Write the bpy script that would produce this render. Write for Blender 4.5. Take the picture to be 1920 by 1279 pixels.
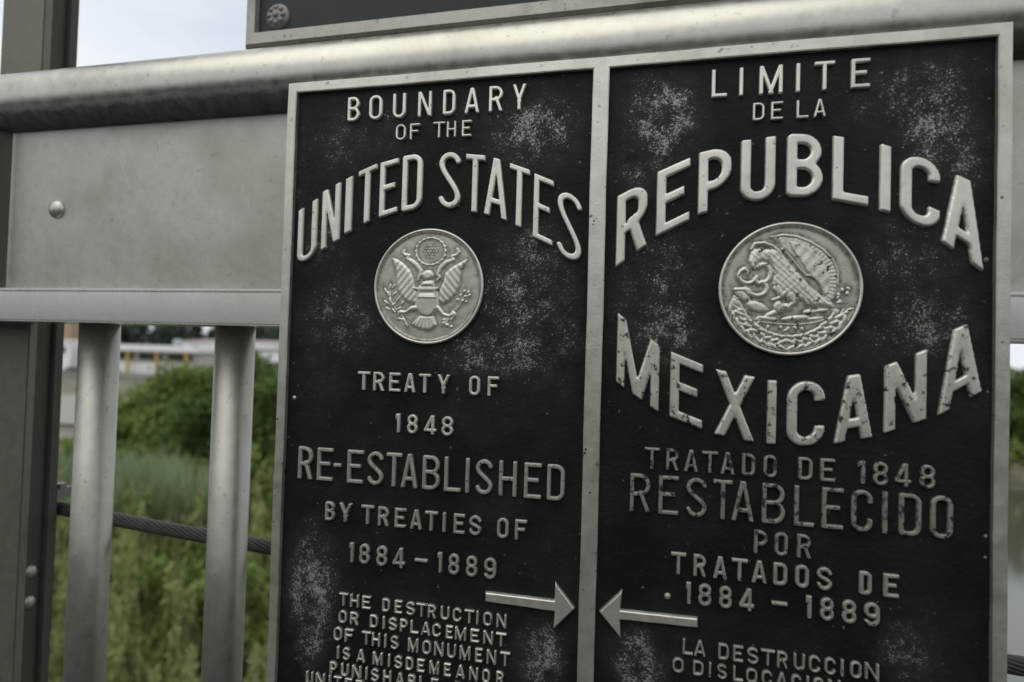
import bpy, math, random
import numpy as np
from mathutils import Matrix, Vector

for o in list(bpy.data.objects):
    bpy.data.objects.remove(o, do_unlink=True)
SC = bpy.context.scene
COL = SC.collection
rnd = random.Random(7)
npr = np.random.RandomState(11)

# ------------------------------------------------------------------ camera
# World: X along the railing, Y out over the river, Z up; the origin is the
# upper left corner of the boundary plaque.
cam_d = bpy.data.cameras.new('camera')
cam = bpy.data.objects.new('camera', cam_d)
COL.objects.link(cam)
SC.camera = cam
cr = Vector((0.97434021, 0.22316524, 0.02929905))
cu = Vector((-0.02364897, -0.02794909, 0.99932956))
cb = Vector((0.22383451, -0.97437987, -0.02195429))
cam.matrix_world = Matrix(((cr.x, cu.x, cb.x, 0.37531635), (cr.y, cu.y, cb.y, -0.53680928),
                           (cr.z, cu.z, cb.z, -0.2802745), (0, 0, 0, 1)))
cam_d.sensor_width = 36
cam_d.lens = 20.25
cam_d.clip_start = 0.02
cam_d.clip_end = 6000
cam_d.dof.use_dof = True
cam_d.dof.focus_distance = 0.575
cam_d.dof.aperture_fstop = 3.3

# ------------------------------------------------------------------ sky: high overcast
SUN_EL, SUN_ROT = math.radians(60), math.radians(205)
world = bpy.data.worlds.new('World')
SC.world = world
world.use_nodes = True
nt = world.node_tree
nt.nodes.clear()
N = nt.nodes.new
out = N('ShaderNodeOutputWorld'); bg = N('ShaderNodeBackground')
sky = N('ShaderNodeTexSky'); sky.sky_type = 'NISHITA'; sky.sun_disc = False
sky.sun_elevation = SUN_EL; sky.sun_rotation = SUN_ROT
sky.air_density = 1.0; sky.dust_density = 2.0
tc = N('ShaderNodeTexCoord'); no = N('ShaderNodeTexNoise'); mp = N('ShaderNodeMapping')
mp.inputs['Scale'].default_value = (1.0, 1.0, 3.0)
nt.links.new(tc.outputs['Generated'], mp.inputs[0]); nt.links.new(mp.outputs[0], no.inputs[0])
no.inputs['Scale'].default_value = 2.6; no.inputs['Detail'].default_value = 5
rc = N('ShaderNodeValToRGB')
rc.color_ramp.elements[0].position = 0.35; rc.color_ramp.elements[0].color = (6.2, 6.7, 7.6, 1)
rc.color_ramp.elements[1].position = 0.66; rc.color_ramp.elements[1].color = (8.0, 8.3, 8.6, 1)
nt.links.new(no.outputs[0], rc.inputs[0])
mx = N('ShaderNodeMixRGB'); mx.inputs[0].default_value = 0.93
nt.links.new(sky.outputs[0], mx.inputs[1]); nt.links.new(rc.outputs[0], mx.inputs[2])
nt.links.new(mx.outputs[0], bg.inputs[0]); bg.inputs[1].default_value = 0.118
nt.links.new(bg.outputs[0], out.inputs[0])

sun_d = bpy.data.lights.new('sun', 'SUN'); sun_d.energy = 0.9; sun_d.angle = math.radians(60)
sun_d.color = (1.0, 0.96, 0.9)
sun = bpy.data.objects.new('sun', sun_d); COL.objects.link(sun)
# direction toward the sun; matches the sky texture's elevation and rotation
sdir = Vector((math.sin(SUN_ROT) * math.cos(SUN_EL), math.cos(SUN_ROT) * math.cos(SUN_EL), math.sin(SUN_EL)))
sun.rotation_euler = sdir.to_track_quat('Z', 'Y').to_euler()

SC.render.engine = 'CYCLES'
SC.view_settings.view_transform = 'Standard'
SC.view_settings.look = 'None'
SC.view_settings.exposure = 0.0
SC.view_settings.gamma = 1.0
SC.view_settings.use_curve_mapping = False

# ------------------------------------------------------------------ helpers
def tag(o, label=None, cat=None, group=None, kind=None):
    if label: o['label'] = label
    if cat: o['category'] = cat
    if group: o['group'] = group
    if kind: o['kind'] = kind
    return o

def empty(name, loc, label, cat, group=None):
    o = bpy.data.objects.new(name, None); COL.objects.link(o)
    o.location = loc; o.empty_display_size = 0.1
    return tag(o, label, cat, group)

def link(name, me, mat, parent=None, smooth=False):
    """parents keep their own location: mesh coordinates are world coordinates"""
    o = bpy.data.objects.new(name, me); COL.objects.link(o)
    if mat: me.materials.append(mat)
    if parent:
        o.parent = parent
        o.matrix_parent_inverse = Matrix.Translation(parent_loc(parent)).inverted()
    if smooth: me.polygons.foreach_set('use_smooth', [True] * len(me.polygons))
    return o

def parent_loc(p):
    v = Vector(p.location)
    return v if not p.parent else Vector((0, 0, 0))

def mesh_np(name, V, F, mat, parent=None, smooth=False, attr=None):
    """V (n,3), F (m,k) index array (or list of such arrays)"""
    me = bpy.data.meshes.new(name)
    Fs = F if isinstance(F, list) else [F]
    Fs = [np.asarray(f, dtype=np.int32).reshape(-1, np.asarray(f).shape[-1]) for f in Fs if len(f)]
    V = np.asarray(V, dtype=np.float32)
    me.vertices.add(len(V)); me.vertices.foreach_set('co', V.ravel())
    nl = sum(f.size for f in Fs); npoly = sum(len(f) for f in Fs)
    me.loops.add(nl); me.polygons.add(npoly)
    me.loops.foreach_set('vertex_index', np.concatenate([f.ravel() for f in Fs]))
    st = []; s = 0
    for f in Fs:
        st.append(np.arange(len(f)) * f.shape[1] + s); s += f.size
    me.polygons.foreach_set("loop_start", np.concatenate(st).astype(np.int32))
    me.update(calc_edges=True); me.validate()
    if attr is not None:
        for k, a in attr.items():
            at_ = me.attributes.new(k, 'FLOAT', 'POINT'); at_.data.foreach_set('value', np.asarray(a, dtype=np.float32))
    return link(name, me, mat, parent, smooth)

class MB:
    def __init__(s): s.V = []; s.F = []
    def quadbox(s, x0, x1, y0, y1, z0, z1):
        b = len(s.V)
        for z in (z0, z1):
            for x, y in ((x0, y0), (x1, y0), (x1, y1), (x0, y1)): s.V.append((x, y, z))
        for f in ((3, 2, 1, 0), (4, 5, 6, 7), (0, 1, 5, 4), (1, 2, 6, 5), (2, 3, 7, 6), (3, 0, 4, 7)):
            s.F.append(tuple(b + i for i in f))
        return s
    def sweep(s, path, prof, closed=True, caps=True, up=(0, 0, 1)):
        """prof: list of (a,b) in the plane normal to the path"""
        n = len(prof); b = len(s.V); path = [Vector(p) for p in path]
        for i, p in enumerate(path):
            d = (path[min(i + 1, len(path) - 1)] - path[max(i - 1, 0)]).normalized()
            side = d.cross(Vector(up)).normalized(); u = side.cross(d).normalized()
            for a, c in prof: s.V.append(tuple(p + side * a + u * c))
        for i in range(len(path) - 1):
            for j in range(n if closed else n - 1):
                k = (j + 1) % n
                s.F.append((b + i * n + j, b + i * n + k, b + (i + 1) * n + k, b + (i + 1) * n + j))
        if caps and closed:
            s.F.append(tuple(b + j for j in range(n))[::-1])
            s.F.append(tuple(b + (len(path) - 1) * n + j for j in range(n)))
        return s
    def tube(s, path, r, n=12, up=(0, 0, 1)):
        return s.sweep(path, [(r * math.cos(2 * math.pi * k / n), r * math.sin(2 * math.pi * k / n)) for k in range(n)], up=up)
    def dome(s, c, r, h, axis, n=20, m=6):
        """rivet head, its back pushed slightly into the surface"""
        ax = Vector(axis).normalized(); t = ax.orthogonal().normalized(); w = ax.cross(t); c = Vector(c)
        b = len(s.V)
        for i in range(m):
            a = math.pi / 2 * i / m
            for k in range(n):
                q = 2 * math.pi * k / n
                s.V.append(tuple(c + (t * math.cos(q) + w * math.sin(q)) * r * math.cos(a) + ax * h * math.sin(a)))
        s.V.append(tuple(c + ax * h))
        for i in range(m - 1):
            for k in range(n):
                s.F.append((b + i * n + k, b + i * n + (k + 1) % n, b + (i + 1) * n + (k + 1) % n, b + (i + 1) * n + k))
        for k in range(n): s.F.append((b + (m - 1) * n + k, b + (m - 1) * n + (k + 1) % n, b + m * n))
        return s
    def build(s, name, mat, parent=None, smooth=False, bevel=0):
        me = bpy.data.meshes.new(name); me.from_pydata(s.V, [], s.F); me.update()
        if bevel:
            import bmesh
            bm = bmesh.new(); bm.from_mesh(me)
            bmesh.ops.recalc_face_normals(bm, faces=bm.faces)
            bmesh.ops.bevel(bm, geom=[e for e in bm.edges if e.calc_face_angle(0) > 0.6], offset=bevel, segments=2, affect='EDGES')
            bm.to_mesh(me); bm.free()
        o = link(name, me, mat, parent, smooth)
        return o

# ------------------------------------------------------------------ materials
def mat_new(name):
    m = bpy.data.materials.new(name); m.use_nodes = True
    t = m.node_tree; b = t.nodes['Principled BSDF']
    return m, t, b

def noise(t, scale, detail=4, rough=0.55, vec=None, dist=0.0):
    n = t.nodes.new('ShaderNodeTexNoise'); n.inputs['Scale'].default_value = scale
    n.inputs['Detail'].default_value = detail; n.inputs['Roughness'].default_value = rough
    n.inputs['Distortion'].default_value = dist
    if vec: t.links.new(vec, n.inputs['Vector'])
    return n.outputs[0]

def ramp(t, src, stops):
    r = t.nodes.new('ShaderNodeValToRGB'); e = r.color_ramp.elements
    while len(e) < len(stops): e.new(0.5)
    for i, (p, c) in enumerate(stops):
        e[i].position = p; e[i].color = (*c, 1) if len(c) == 3 else c
    t.links.new(src, r.inputs[0]); return r.outputs[0]

def rampv(t, src, a, b, va=0.0, vb=1.0):
    n = t.nodes.new('ShaderNodeMapRange'); n.inputs[1].default_value = a; n.inputs[2].default_value = b
    n.inputs[3].default_value = va; n.inputs[4].default_value = vb; t.links.new(src, n.inputs[0]); return n.outputs[0]

def mix(t, fac, a, b):
    n = t.nodes.new('ShaderNodeMixRGB')
    for i, v in ((0, fac), (1, a), (2, b)):
        if isinstance(v, (int, float)): n.inputs[i].default_value = v
        elif isinstance(v, tuple): n.inputs[i].default_value = (*v, 1)
        else: t.links.new(v, n.inputs[i])
    return n.outputs[0]

def math_(t, op, a, b=0.0):
    n = t.nodes.new('ShaderNodeMath'); n.operation = op
    for i, v in ((0, a), (1, b)):
        if isinstance(v, (int, float)): n.inputs[i].default_value = v
        else: t.links.new(v, n.inputs[i])
    return n.outputs[0]

def bump(t, b, h, strength, dist):
    n = t.nodes.new('ShaderNodeBump'); n.inputs['Strength'].default_value = strength
    n.inputs['Distance'].default_value = dist; t.links.new(h, n.inputs['Height']); t.links.new(n.outputs[0], b.inputs['Normal'])

def coords(t, scale=(1, 1, 1)):
    c = t.nodes.new('ShaderNodeTexCoord'); m = t.nodes.new('ShaderNodeMapping'); m.inputs['Scale'].default_value = scale
    t.links.new(c.outputs['Object'], m.inputs[0]); return m.outputs[0]

def aluminium(name, base=(0.56, 0.55, 0.52), rough=0.42, metal=0.85, stain=(0.16, 0.15, 0.12), stain_amt=0.5,
              brush=None, bump_s=0.15, flake=None, spot=0.3, var=1.0, dark_under=None, scratch=0.0):
    """weathered cast or rolled aluminium; flake = (threshold, softness) leaves black paint residue"""
    base = (base[0] * 1.01, base[1] * 1.0, base[2] * 0.965)
    m, t, b = mat_new(name)
    v = coords(t)
    n1 = noise(t, 9, 6, 0.6, v); n2 = noise(t, 70, 5, 0.6, v); n3 = noise(t, 500, 3, 0.6, v)
    c = mix(t, rampv(t, n2, 0.3, 0.75), tuple(x * (1 - 0.14 * var) for x in base), tuple(min(1, x * (1 + 0.1 * var)) for x in base))
    sm = math_(t, 'MULTIPLY', rampv(t, n1, 0.48, 0.78), stain_amt)
    c = mix(t, sm, c, stain)
    sp = math_(t, 'MULTIPLY', rampv(t, noise(t, 120, 2, 0.5, v), 0.66, 0.74), spot)
    c = mix(t, sp, c, (0.05, 0.048, 0.04))
    r = rampv(t, n2, 0.2, 0.8, rough - 0.07 * var, rough + 0.1 * var)
    me = math_(t, 'SUBTRACT', metal, math_(t, 'MULTIPLY', sm, 0.5))
    if flake:
        fm = rampv(t, noise(t, flake[2] if len(flake) > 2 else 170, 5, 0.65, v), flake[0], flake[0] + flake[1])
        c = mix(t, fm, c, (0.018, 0.019, 0.018)); me = math_(t, 'MULTIPLY', me, math_(t, 'SUBTRACT', 1.0, fm))
    if scratch:   # fine pale scratches running in a few directions
        for ang, th in ((0.9, 0.725), (-0.5, 0.735), (2.0, 0.745)):
            cc = t.nodes.new('ShaderNodeTexCoord'); mm_ = t.nodes.new('ShaderNodeMapping')
            mm_.inputs['Rotation'].default_value = (0, ang, 0); t.links.new(cc.outputs['Object'], mm_.inputs[0])
            m2 = t.nodes.new('ShaderNodeMapping'); m2.inputs['Scale'].default_value = (9, 9, 420); t.links.new(mm_.outputs[0], m2.inputs[0])
            c = mix(t, math_(t, 'MULTIPLY', rampv(t, noise(t, 1.0, 2, 0.5, m2.outputs[0]), th, th + 0.03), scratch), c, (0.85, 0.84, 0.8))
    if dark_under:   # darker along the underside, with a ragged edge
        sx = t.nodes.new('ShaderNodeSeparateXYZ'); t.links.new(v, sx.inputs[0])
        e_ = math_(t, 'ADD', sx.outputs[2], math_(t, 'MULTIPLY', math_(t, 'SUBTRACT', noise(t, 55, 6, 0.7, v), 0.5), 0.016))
        gm_ = rampv(t, e_, dark_under[0], dark_under[1], 1.0, 0.0)
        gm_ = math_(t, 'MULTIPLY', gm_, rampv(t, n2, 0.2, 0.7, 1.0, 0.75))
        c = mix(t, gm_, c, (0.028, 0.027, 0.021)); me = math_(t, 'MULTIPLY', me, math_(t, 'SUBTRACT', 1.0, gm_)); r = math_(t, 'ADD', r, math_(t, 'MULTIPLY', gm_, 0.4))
    t.links.new(c, b.inputs['Base Color']); t.links.new(r, b.inputs['Roughness']); t.links.new(me, b.inputs['Metallic'])
    h = n3
    if brush:
        bv = coords(t, brush); bn = noise(t, 60, 6, 0.7, bv)
        h = math_(t, 'ADD', math_(t, 'MULTIPLY', n3, 0.35), bn)
    bump(t, b, h, bump_s, 0.0006)
    return m

M = {}
M['frame'] = aluminium('frame_aluminium', (0.60, 0.58, 0.52), 0.42, 0.85, stain=(0.28, 0.25, 0.17), stain_amt=0.55, bump_s=0.3, spot=0.6)
M['letter'] = aluminium('raised_letter_aluminium', (0.70, 0.68, 0.61), 0.44, 0.85, stain_amt=0.35, flake=(0.655, 0.04, 190), bump_s=0.12, spot=0.15)
M['letter_flaked'] = aluminium('chipped_paint_letter_aluminium', (0.66, 0.64, 0.57), 0.46, 0.8, stain=(0.2, 0.17, 0.12), stain_amt=0.3, bump_s=0.2, flake=(0.555, 0.06, 120))
M['letter_dim'] = aluminium('dull_letter_aluminium', (0.42, 0.405, 0.36), 0.52, 0.7, stain_amt=0.5, bump_s=0.35, flake=(0.60, 0.06, 220))
M['letter_worn'] = aluminium('half_painted_letter_aluminium', (0.33, 0.315, 0.275), 0.54, 0.7, stain_amt=0.5, bump_s=0.4, flake=(0.51, 0.08, 180))
M['rail'] = aluminium('handrail_aluminium', (0.53, 0.515, 0.455), 0.31, 1.0, dark_under=(0.003, 0.011), stain=(0.3, 0.27, 0.2), stain_amt=0.4, brush=(1, 12, 12), bump_s=0.12, spot=0.25)
M['plate'] = aluminium('railing_plate_aluminium', (0.49, 0.48, 0.43), 0.48, 0.85, stain=(0.26, 0.235, 0.17), stain_amt=0.6, bump_s=0.10, spot=0.2, scratch=0.28)
M['ledge'] = aluminium('ledge_aluminium', (0.80, 0.79, 0.73), 0.27, 1.0, spot=0.0, var=0.1, stain=(0.45, 0.4, 0.3), stain_amt=0.4, brush=(1, 14, 14), bump_s=0.02)
M['baluster'] = aluminium('baluster_aluminium', (0.37, 0.36, 0.32), 0.42, 0.88, var=0.8, stain=(0.2, 0.19, 0.15), stain_amt=0.55, brush=(14, 14, 1), bump_s=0.12)
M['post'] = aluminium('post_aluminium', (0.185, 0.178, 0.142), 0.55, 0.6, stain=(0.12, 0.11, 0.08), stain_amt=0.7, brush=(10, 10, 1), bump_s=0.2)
M['post_dark'] = aluminium('dark_post_metal', (0.075, 0.07, 0.055), 0.65, 0.4, stain=(0.06, 0.055, 0.04), stain_amt=0.7, brush=(10, 10, 1), bump_s=0.25)  # darker tone for the web, rear flange, plate end and small parts
M['rivet'] = aluminium('rivet_aluminium', (0.56, 0.55, 0.5), 0.36, 0.9, bump_s=0.1)
M['seal'] = aluminium('seal_field_aluminium', (0.44, 0.425, 0.36), 0.48, 0.75, stain=(0.2, 0.18, 0.12), stain_amt=0.5, bump_s=0.35)
M['relief'] = aluminium('seal_relief_aluminium', (0.70, 0.68, 0.60), 0.42, 0.8, stain_amt=0.3, bump_s=0.3)
M['relief_chipped'] = aluminium('chipped_seal_relief', (0.66, 0.64, 0.56), 0.42, 0.75, stain=(0.28, 0.2, 0.12), stain_amt=0.4, bump_s=0.4, flake=(0.585, 0.03, 170), spot=0.5)
M['bolt'] = aluminium('bolt_metal', (0.22, 0.215, 0.2), 0.5, 0.8, bump_s=0.3)
M['wire'] = aluminium('wire_steel', (0.055, 0.052, 0.046), 0.55, 0.4, bump_s=0.2)

def seal_field(name, amt):
    """bare metal with black enamel left where it was never rubbed off ('residue' attribute)"""
    m = aluminium(name, (0.52, 0.50, 0.43), 0.46, 0.8, stain=(0.26, 0.23, 0.15), stain_amt=0.5, bump_s=0.35)
    t = m.node_tree; b = t.nodes['Principled BSDF']; v = coords(t)
    a = t.nodes.new('ShaderNodeAttribute'); a.attribute_name = 'residue'
    f = math_(t, 'MULTIPLY', math_(t, 'MULTIPLY', a.outputs['Fac'], rampv(t, noise(t, 190, 4, 0.6, v), 0.32, 0.62, 0.1, 1.0)), amt)
    for sock, dark in (('Base Color', (0.03, 0.03, 0.024)), ('Metallic', (0.0, 0, 0))):
        src = b.inputs[sock].links[0].from_socket
        t.links.new(mix(t, f, src, dark), b.inputs[sock])
    return m
M['seal_us'] = seal_field('seal_field_with_residue', 0.75)
M['seal_mx'] = seal_field('chipped_seal_field_with_residue', 0.95)

def enamel(name, speck_bias=0.0):
    """black enamel over pebbled casting; the float attribute 'wear' says how much paint has gone"""
    m, t, b = mat_new(name)
    v = coords(t)
    a = t.nodes.new('ShaderNodeAttribute'); a.attribute_name = 'wear'; w = a.outputs['Fac']
    fine = noise(t, 440, 3, 0.75, v, 1.2); mid = noise(t, 60, 5, 0.65, v)
    w2 = math_(t, 'MULTIPLY', w, rampv(t, mid, 0.28, 0.72, 0.25, 1.25))
    thr = rampv(t, w2, 0.0, 1.0, 0.76, 0.385)
    d = math_(t, 'SUBTRACT', fine, thr)
    speck = rampv(t, d, 0.0, 0.055)
    film = rampv(t, w2, 0.05, 1.0, 0.0, 0.65)
    base = mix(t, rampv(t, noise(t, 14, 5, 0.6, v), 0.3, 0.75), (0.004, 0.0055, 0.0052), (0.013, 0.0155, 0.0145))
    worn = mix(t, rampv(t, noise(t, 25, 4, 0.6, v), 0.35, 0.65), (0.39, 0.40, 0.355), (0.29, 0.285, 0.235))
    c = mix(t, film, base, (0.07, 0.071, 0.064)); c = mix(t, speck, c, worn)
    # tiny stray chips everywhere
    chips = rampv(t, noise(t, 210, 1, 0.4, v), 0.745, 0.77)
    c = mix(t, math_(t, 'MULTIPLY', chips, 0.6), c, (0.2, 0.17, 0.13))
    t.links.new(c, b.inputs['Base Color'])
    t.links.new(rampv(t, speck, 0, 1, 0.55, 0.5), b.inputs['Roughness'])
    t.links.new(math_(t, 'MULTIPLY', speck, 0.6), b.inputs['Metallic'])
    b.inputs['Specular IOR Level'].default_value = 0.15
    h = math_(t, 'ADD', fine, math_(t, 'MULTIPLY', noise(t, 180, 3, 0.6, v), 1.2))
    bump(t, b, h, 0.6, 0.0011)
    return m
M['enamel'] = enamel('black_enamel')

def plain(name, col, col2=None, scale=5, rough=0.8, metal=0.0, spec=0.5, bmp=0.0, bd=0.02, sc=(1, 1, 1)):
    m, t, b = mat_new(name)
    v = coords(t, sc)
    n = noise(t, scale, 6, 0.6, v)
    t.links.new(mix(t, rampv(t, n, 0.3, 0.7), col, col2 or tuple(x * 0.75 for x in col)), b.inputs['Base Color'])
    b.inputs['Roughness'].default_value = rough; b.inputs['Metallic'].default_value = metal
    b.inputs['Specular IOR Level'].default_value = spec
    if bmp: bump(t, b, noise(t, scale * 6, 5, 0.6, v), bmp, bd)
    return m

def foliage(name, c1, c2, scale=0.8, trans=0.25):
    m, t, b = mat_new(name)
    v = coords(t)
    n = noise(t, scale, 5, 0.6, v); n2 = noise(t, scale * 9, 2, 0.6, v)
    c = mix(t, rampv(t, math_(t, 'ADD', math_(t, 'MULTIPLY', n, 0.6), math_(t, 'MULTIPLY', n2, 0.4)), 0.36, 0.64), c1, c2)
    t.links.new(c, b.inputs['Base Color']); b.inputs['Roughness'].default_value = 0.6
    b.inputs['Specular IOR Level'].default_value = 0.25
    tr = t.nodes.new('ShaderNodeBsdfTranslucent'); t.links.new(c, tr.inputs[0])
    ms = t.nodes.new('ShaderNodeMixShader'); ms.inputs[0].default_value = trans
    t.links.new(b.outputs[0], ms.inputs[1]); t.links.new(tr.outputs[0], ms.inputs[2])
    t.links.new(ms.outputs[0], t.nodes['Material Output'].inputs[0])
    return m
LINES = [
 ('BOUNDARY',-18.6,-44.0,3.3,[('B',68.9,82.6),('O',93.2,107.8),('U',119.5,133.6),('N',146.9,161.7),('D',173.4,186.6),('A',196.0,211.8),('R',221.1,235.5),('Y',244.7,258.5)]),
 ('OFTHE',-50.7,-66.7,3.2,[('O',123.9,134.5),('F',139.2,149.8),('T',164.0,176.7),('H',178.5,188.1),('E',194.3,204.1)]),
 ('LIMITE',-19.4,-44.8,3.4,[('L',428.9,442.4),('I',452.4,455.8),('M',469.0,488.5),('I',498.9,502.6),('T',513.6,530.1),('E',542.4,557.3)]),
 ('DELA',-52.2,-67.8,3.0,[('D',464.2,473.8),('E',479.2,489.0),('L',500.0,509.6),('A',513.5,523.4)]),
 ('TREATY',-302.8,-322.0,3.0,[('T',91.0,104.3),('R',108.2,120.4),('E',125.6,137.7),('A',142.0,153.9),('T',157.4,170.0),('Y',176.9,189.9),('O',209.6,220.9),('F',228.4,239.8)]),
 ('1848',-343.7,-362.8,3.0,[('1',134.0,138.8),('8',146.6,157.5),('4',164.4,177.4),('8',182.7,194.8)]),
 ('REEST',-383.2,-416.9,3.8,[('R',26.4,43.0),('E',48.4,66.0),('-',67.0,75.7),('E',82.5,100.3),('S',104.9,122.3),('T',125.5,142.1),('A',141.5,159.5),('B',164.3,182.5),('L',187.0,204.1),('I',208.1,213.3),('S',219.1,236.2),('H',242.2,259.9),('E',266.9,283.8),('D',288.9,305.9)]),
 ('BYTR',-437.7,-456.8,3.0,[('B',59.5,70.4),('Y',75.3,89.5),('T',100.0,113.7),('R',118.5,130.2),('E',136.5,148.6),('A',153.0,165.3),('T',168.4,181.8),('I',186.8,190.3),('E',198.3,209.6),('S',214.0,226.4),('O',242.0,253.3),('F',259.5,271.1)]),
 ('1884',-476.8,-496.6,3.0,[('1',88.2,92.9),('8',99.3,110.5),('8',118.1,129.6),('4',135.8,148.6),('-',159.2,172.6),('1',182.8,187.6),('8',194.3,205.2),('8',212.2,223.4),('9',230.3,242.2)]),
 ('THED',-528.4,-541.1,3.0,[('T',78.8,88.7),('H',91.2,100.5),('E',104.3,113.7),('D',126.4,134.3),('E',139.7,147.6),('S',151.8,161.2),('T',162.5,173.7),('R',174.7,183.0),('U',188.0,196.8),('C',200.3,209.0),('T',212.2,222.0),('I',223.4,226.8),('O',231.1,239.9),('N',244.2,253.9)]),
 ('ORDI',-546.2,-558.5,3.0,[('O',78.9,87.9),('R',91.7,100.8),('D',113.5,122.0),('I',126.5,130.2),('S',133.9,142.7),('P',146.0,154.0),('L',157.0,165.4),('A',168.1,177.9),('C',179.8,188.6),('E',193.9,200.9),('M',203.2,214.3),('E',218.8,227.4),('N',231.7,241.3),('T',243.9,254.4)]),
 ('OFTHIS',-563.6,-576.7,3.0,[('O',74.0,83.2),('F',86.5,95.9),('T',105.3,115.2),('H',116.4,125.0),('I',129.0,132.4),('S',136.5,144.9),('M',155.1,165.7),('O',170.2,179.0),('N',182.4,191.9),('U',195.8,204.6),('M',208.5,219.1),('E',224.0,231.3),('N',235.6,245.0),('T',248.7,258.5)]),
 ('ISA',-582.5,-594.8,3.0,[('I',77.7,81.2),('S',84.8,92.8),('A',100.2,109.5),('M',118.0,128.5),('I',133.7,137.1),('S',141.1,149.6),('D',153.3,161.1),('E',165.3,173.0),('M',178.1,187.9),('E',193.1,200.1),('A',205.1,214.4),('N',218.7,227.5),('O',231.7,239.3),('R',245.6,252.9)]),
 ('PUN',-598.8,-611.2,3.0,[('P',71.2,78.9),('U',83.7,92.0),('N',95.9,105.7),('I',109.6,113.4),('S',116.5,125.1),('H',129.8,138.3),('A',143.2,152.2),('B',156.4,164.2),('L',168.1,175.3),('E',180.3,187.9),('B',204.2,212.3),('Y',216.1,224.5)]),
 ('UNI',-612.6,-625.8,3.0,[('U',44.6,52.5),('N',55.9,65.8),('I',70.0,73.0),('T',76.0,84.9),('E',88.5,96.7),('D',100.2,109.5)]),
 ('TRAT',-361.6,-380.9,2.7,[('T',377.8,391.6),('R',397.1,407.9),('A',412.5,424.7),('T',427.9,441.3),('A',443.5,455.4),('D',461.3,472.0),('O',478.9,489.6),('D',506.7,518.0),('E',524.0,535.4),('1',552.9,558.4),('8',564.5,575.5),('4',579.8,592.5),('8',598.9,609.8)]),
 ('REST',-386.0,-420.6,4.0,[('R',365.8,384.1),('E',391.1,408.5),('S',415.0,432.6),('T',438.0,454.1),('A',453.3,471.9),('B',478.2,496.9),('L',504.1,519.9),('E',525.7,542.4),('C',548.5,564.4),('I',570.8,576.6),('D',584.0,600.4),('O',606.9,622.9)]),
 ('POR',-427.3,-447.2,2.8,[('P',472.4,483.5),('O',489.1,499.6),('R',506.8,518.0)]),
 ('TDOS',-453.4,-472.5,3.0,[('T',403.1,416.3),('R',422.5,433.4),('A',439.1,451.0),('T',454.4,467.8),('A',470.9,483.4),('D',488.5,499.6),('O',505.9,516.6),('S',522.8,534.6),('D',555.3,564.6),('E',573.4,584.7)]),
 ('R1884',-478.6,-497.6,3.0,[('1',416.9,420.7),('8',427.3,438.3),('8',444.6,455.2),('4',461.2,473.4),('-',487.5,500.1),('1',514.7,519.1),('8',525.8,536.2),('8',542.6,553.4),('9',559.4,570.9)]),
 ('LAD',-528.5,-542.0,2.9,[('L',415.0,423.7),('A',424.5,434.5),('D',445.0,453.7),('E',457.1,465.4),('S',468.6,477.8),('T',479.8,491.0),('R',492.8,501.2),('U',505.9,514.6),('C',517.8,526.5),('C',530.0,538.2),('I',541.8,545.1),('O',549.5,558.0),('N',560.6,571.0)]),
 ('ODIS',-546.3,-558.8,2.9,[('O',406.7,416.2),('D',424.1,433.0),('I',436.8,440.0),('S',444.4,452.4),('L',457.5,465.8),('O',468.2,477.2),('C',480.8,489.1),('A',492.2,501.2),('C',504.4,511.9),('I',515.4,518.9),('O',521.6,529.4),('N',532.9,542.4)]),
]
ARCHED = [
 ('UNITED',5.4,[('U',16.0,38.1,-136.0,-123.0,-194.3,-183.2),('N',43.5,64.2,-116.9,-106.8,-179.2,-167.4),('I',69.5,77.6,-104.3,-100.7,-162.9,-159.1),('T',83.9,104.6,-97.2,-89.3,-156.0,-145.5),('E',107.9,128.1,-89.1,-84.7,-146.1,-140.3),('D',132.3,154.4,-83.2,-81.1,-141.0,-136.7),('S',171.6,194.9,-81.3,-82.1,-136.9,-138.9),('T',199.1,219.4,-84.1,-86.6,-141.7,-144.3),('A',218.9,243.3,-86.6,-93.6,-144.6,-152.3),('T',243.8,264.7,-95.0,-103.0,-154.3,-161.9),('E',268.2,288.1,-105.8,-114.7,-167.7,-177.5),('S',291.5,315.9,-121.4,-133.2,-183.6,-195.5)]),
 ('REPUBLICA',8.0,[('R',347.1,375.9,-131.4,-116.9,-198.7,-176.9),('E',382.8,412.7,-110.2,-97.5,-170.2,-155.2),('P',419.1,447.9,-93.9,-88.4,-151.3,-142.9),('U',454.9,484.0,-84.9,-82.1,-140.7,-138.4),('B',492.6,522.1,-80.8,-82.9,-136.5,-138.0),('L',529.2,558.0,-84.5,-90.6,-140.6,-147.3),('I',565.7,574.3,-93.3,-96.7,-150.8,-153.3),('C',581.1,610.9,-102.0,-111.5,-157.9,-169.9),('A',611.4,643.0,-116.2,-133.8,-177.0,-203.7)]),
 ('MEXICANA',7.4,[('M',350.4,389.5,-239.0,-269.2,-303.8,-329.9),('E',398.7,427.4,-273.7,-285.1,-332.9,-343.1),('X',437.1,471.6,-288.4,-294.5,-346.5,-352.1),('I',480.8,488.5,-296.5,-296.6,-352.7,-352.2),('C',496.7,526.7,-297.5,-295.3,-353.7,-350.6),('A',533.3,563.8,-292.2,-286.7,-349.4,-341.6),('N',571.7,602.8,-281.6,-266.2,-338.3,-324.5),('A',610.6,642.5,-255.8,-239.1,-321.7,-299.6)]),
]
ARROWS = [[(232.3,-509.0),(299.2,-508.6),(299.4,-491.6),(318.9,-514.0),(298.7,-536.4),(299.5,-519.3),(232.6,-518.4)],[(340.4,-513.9),(361.3,-491.6),(359.8,-509.8),(427.3,-508.5),(427.5,-517.4),(360.0,-518.9),(361.0,-536.1)]]
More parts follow.
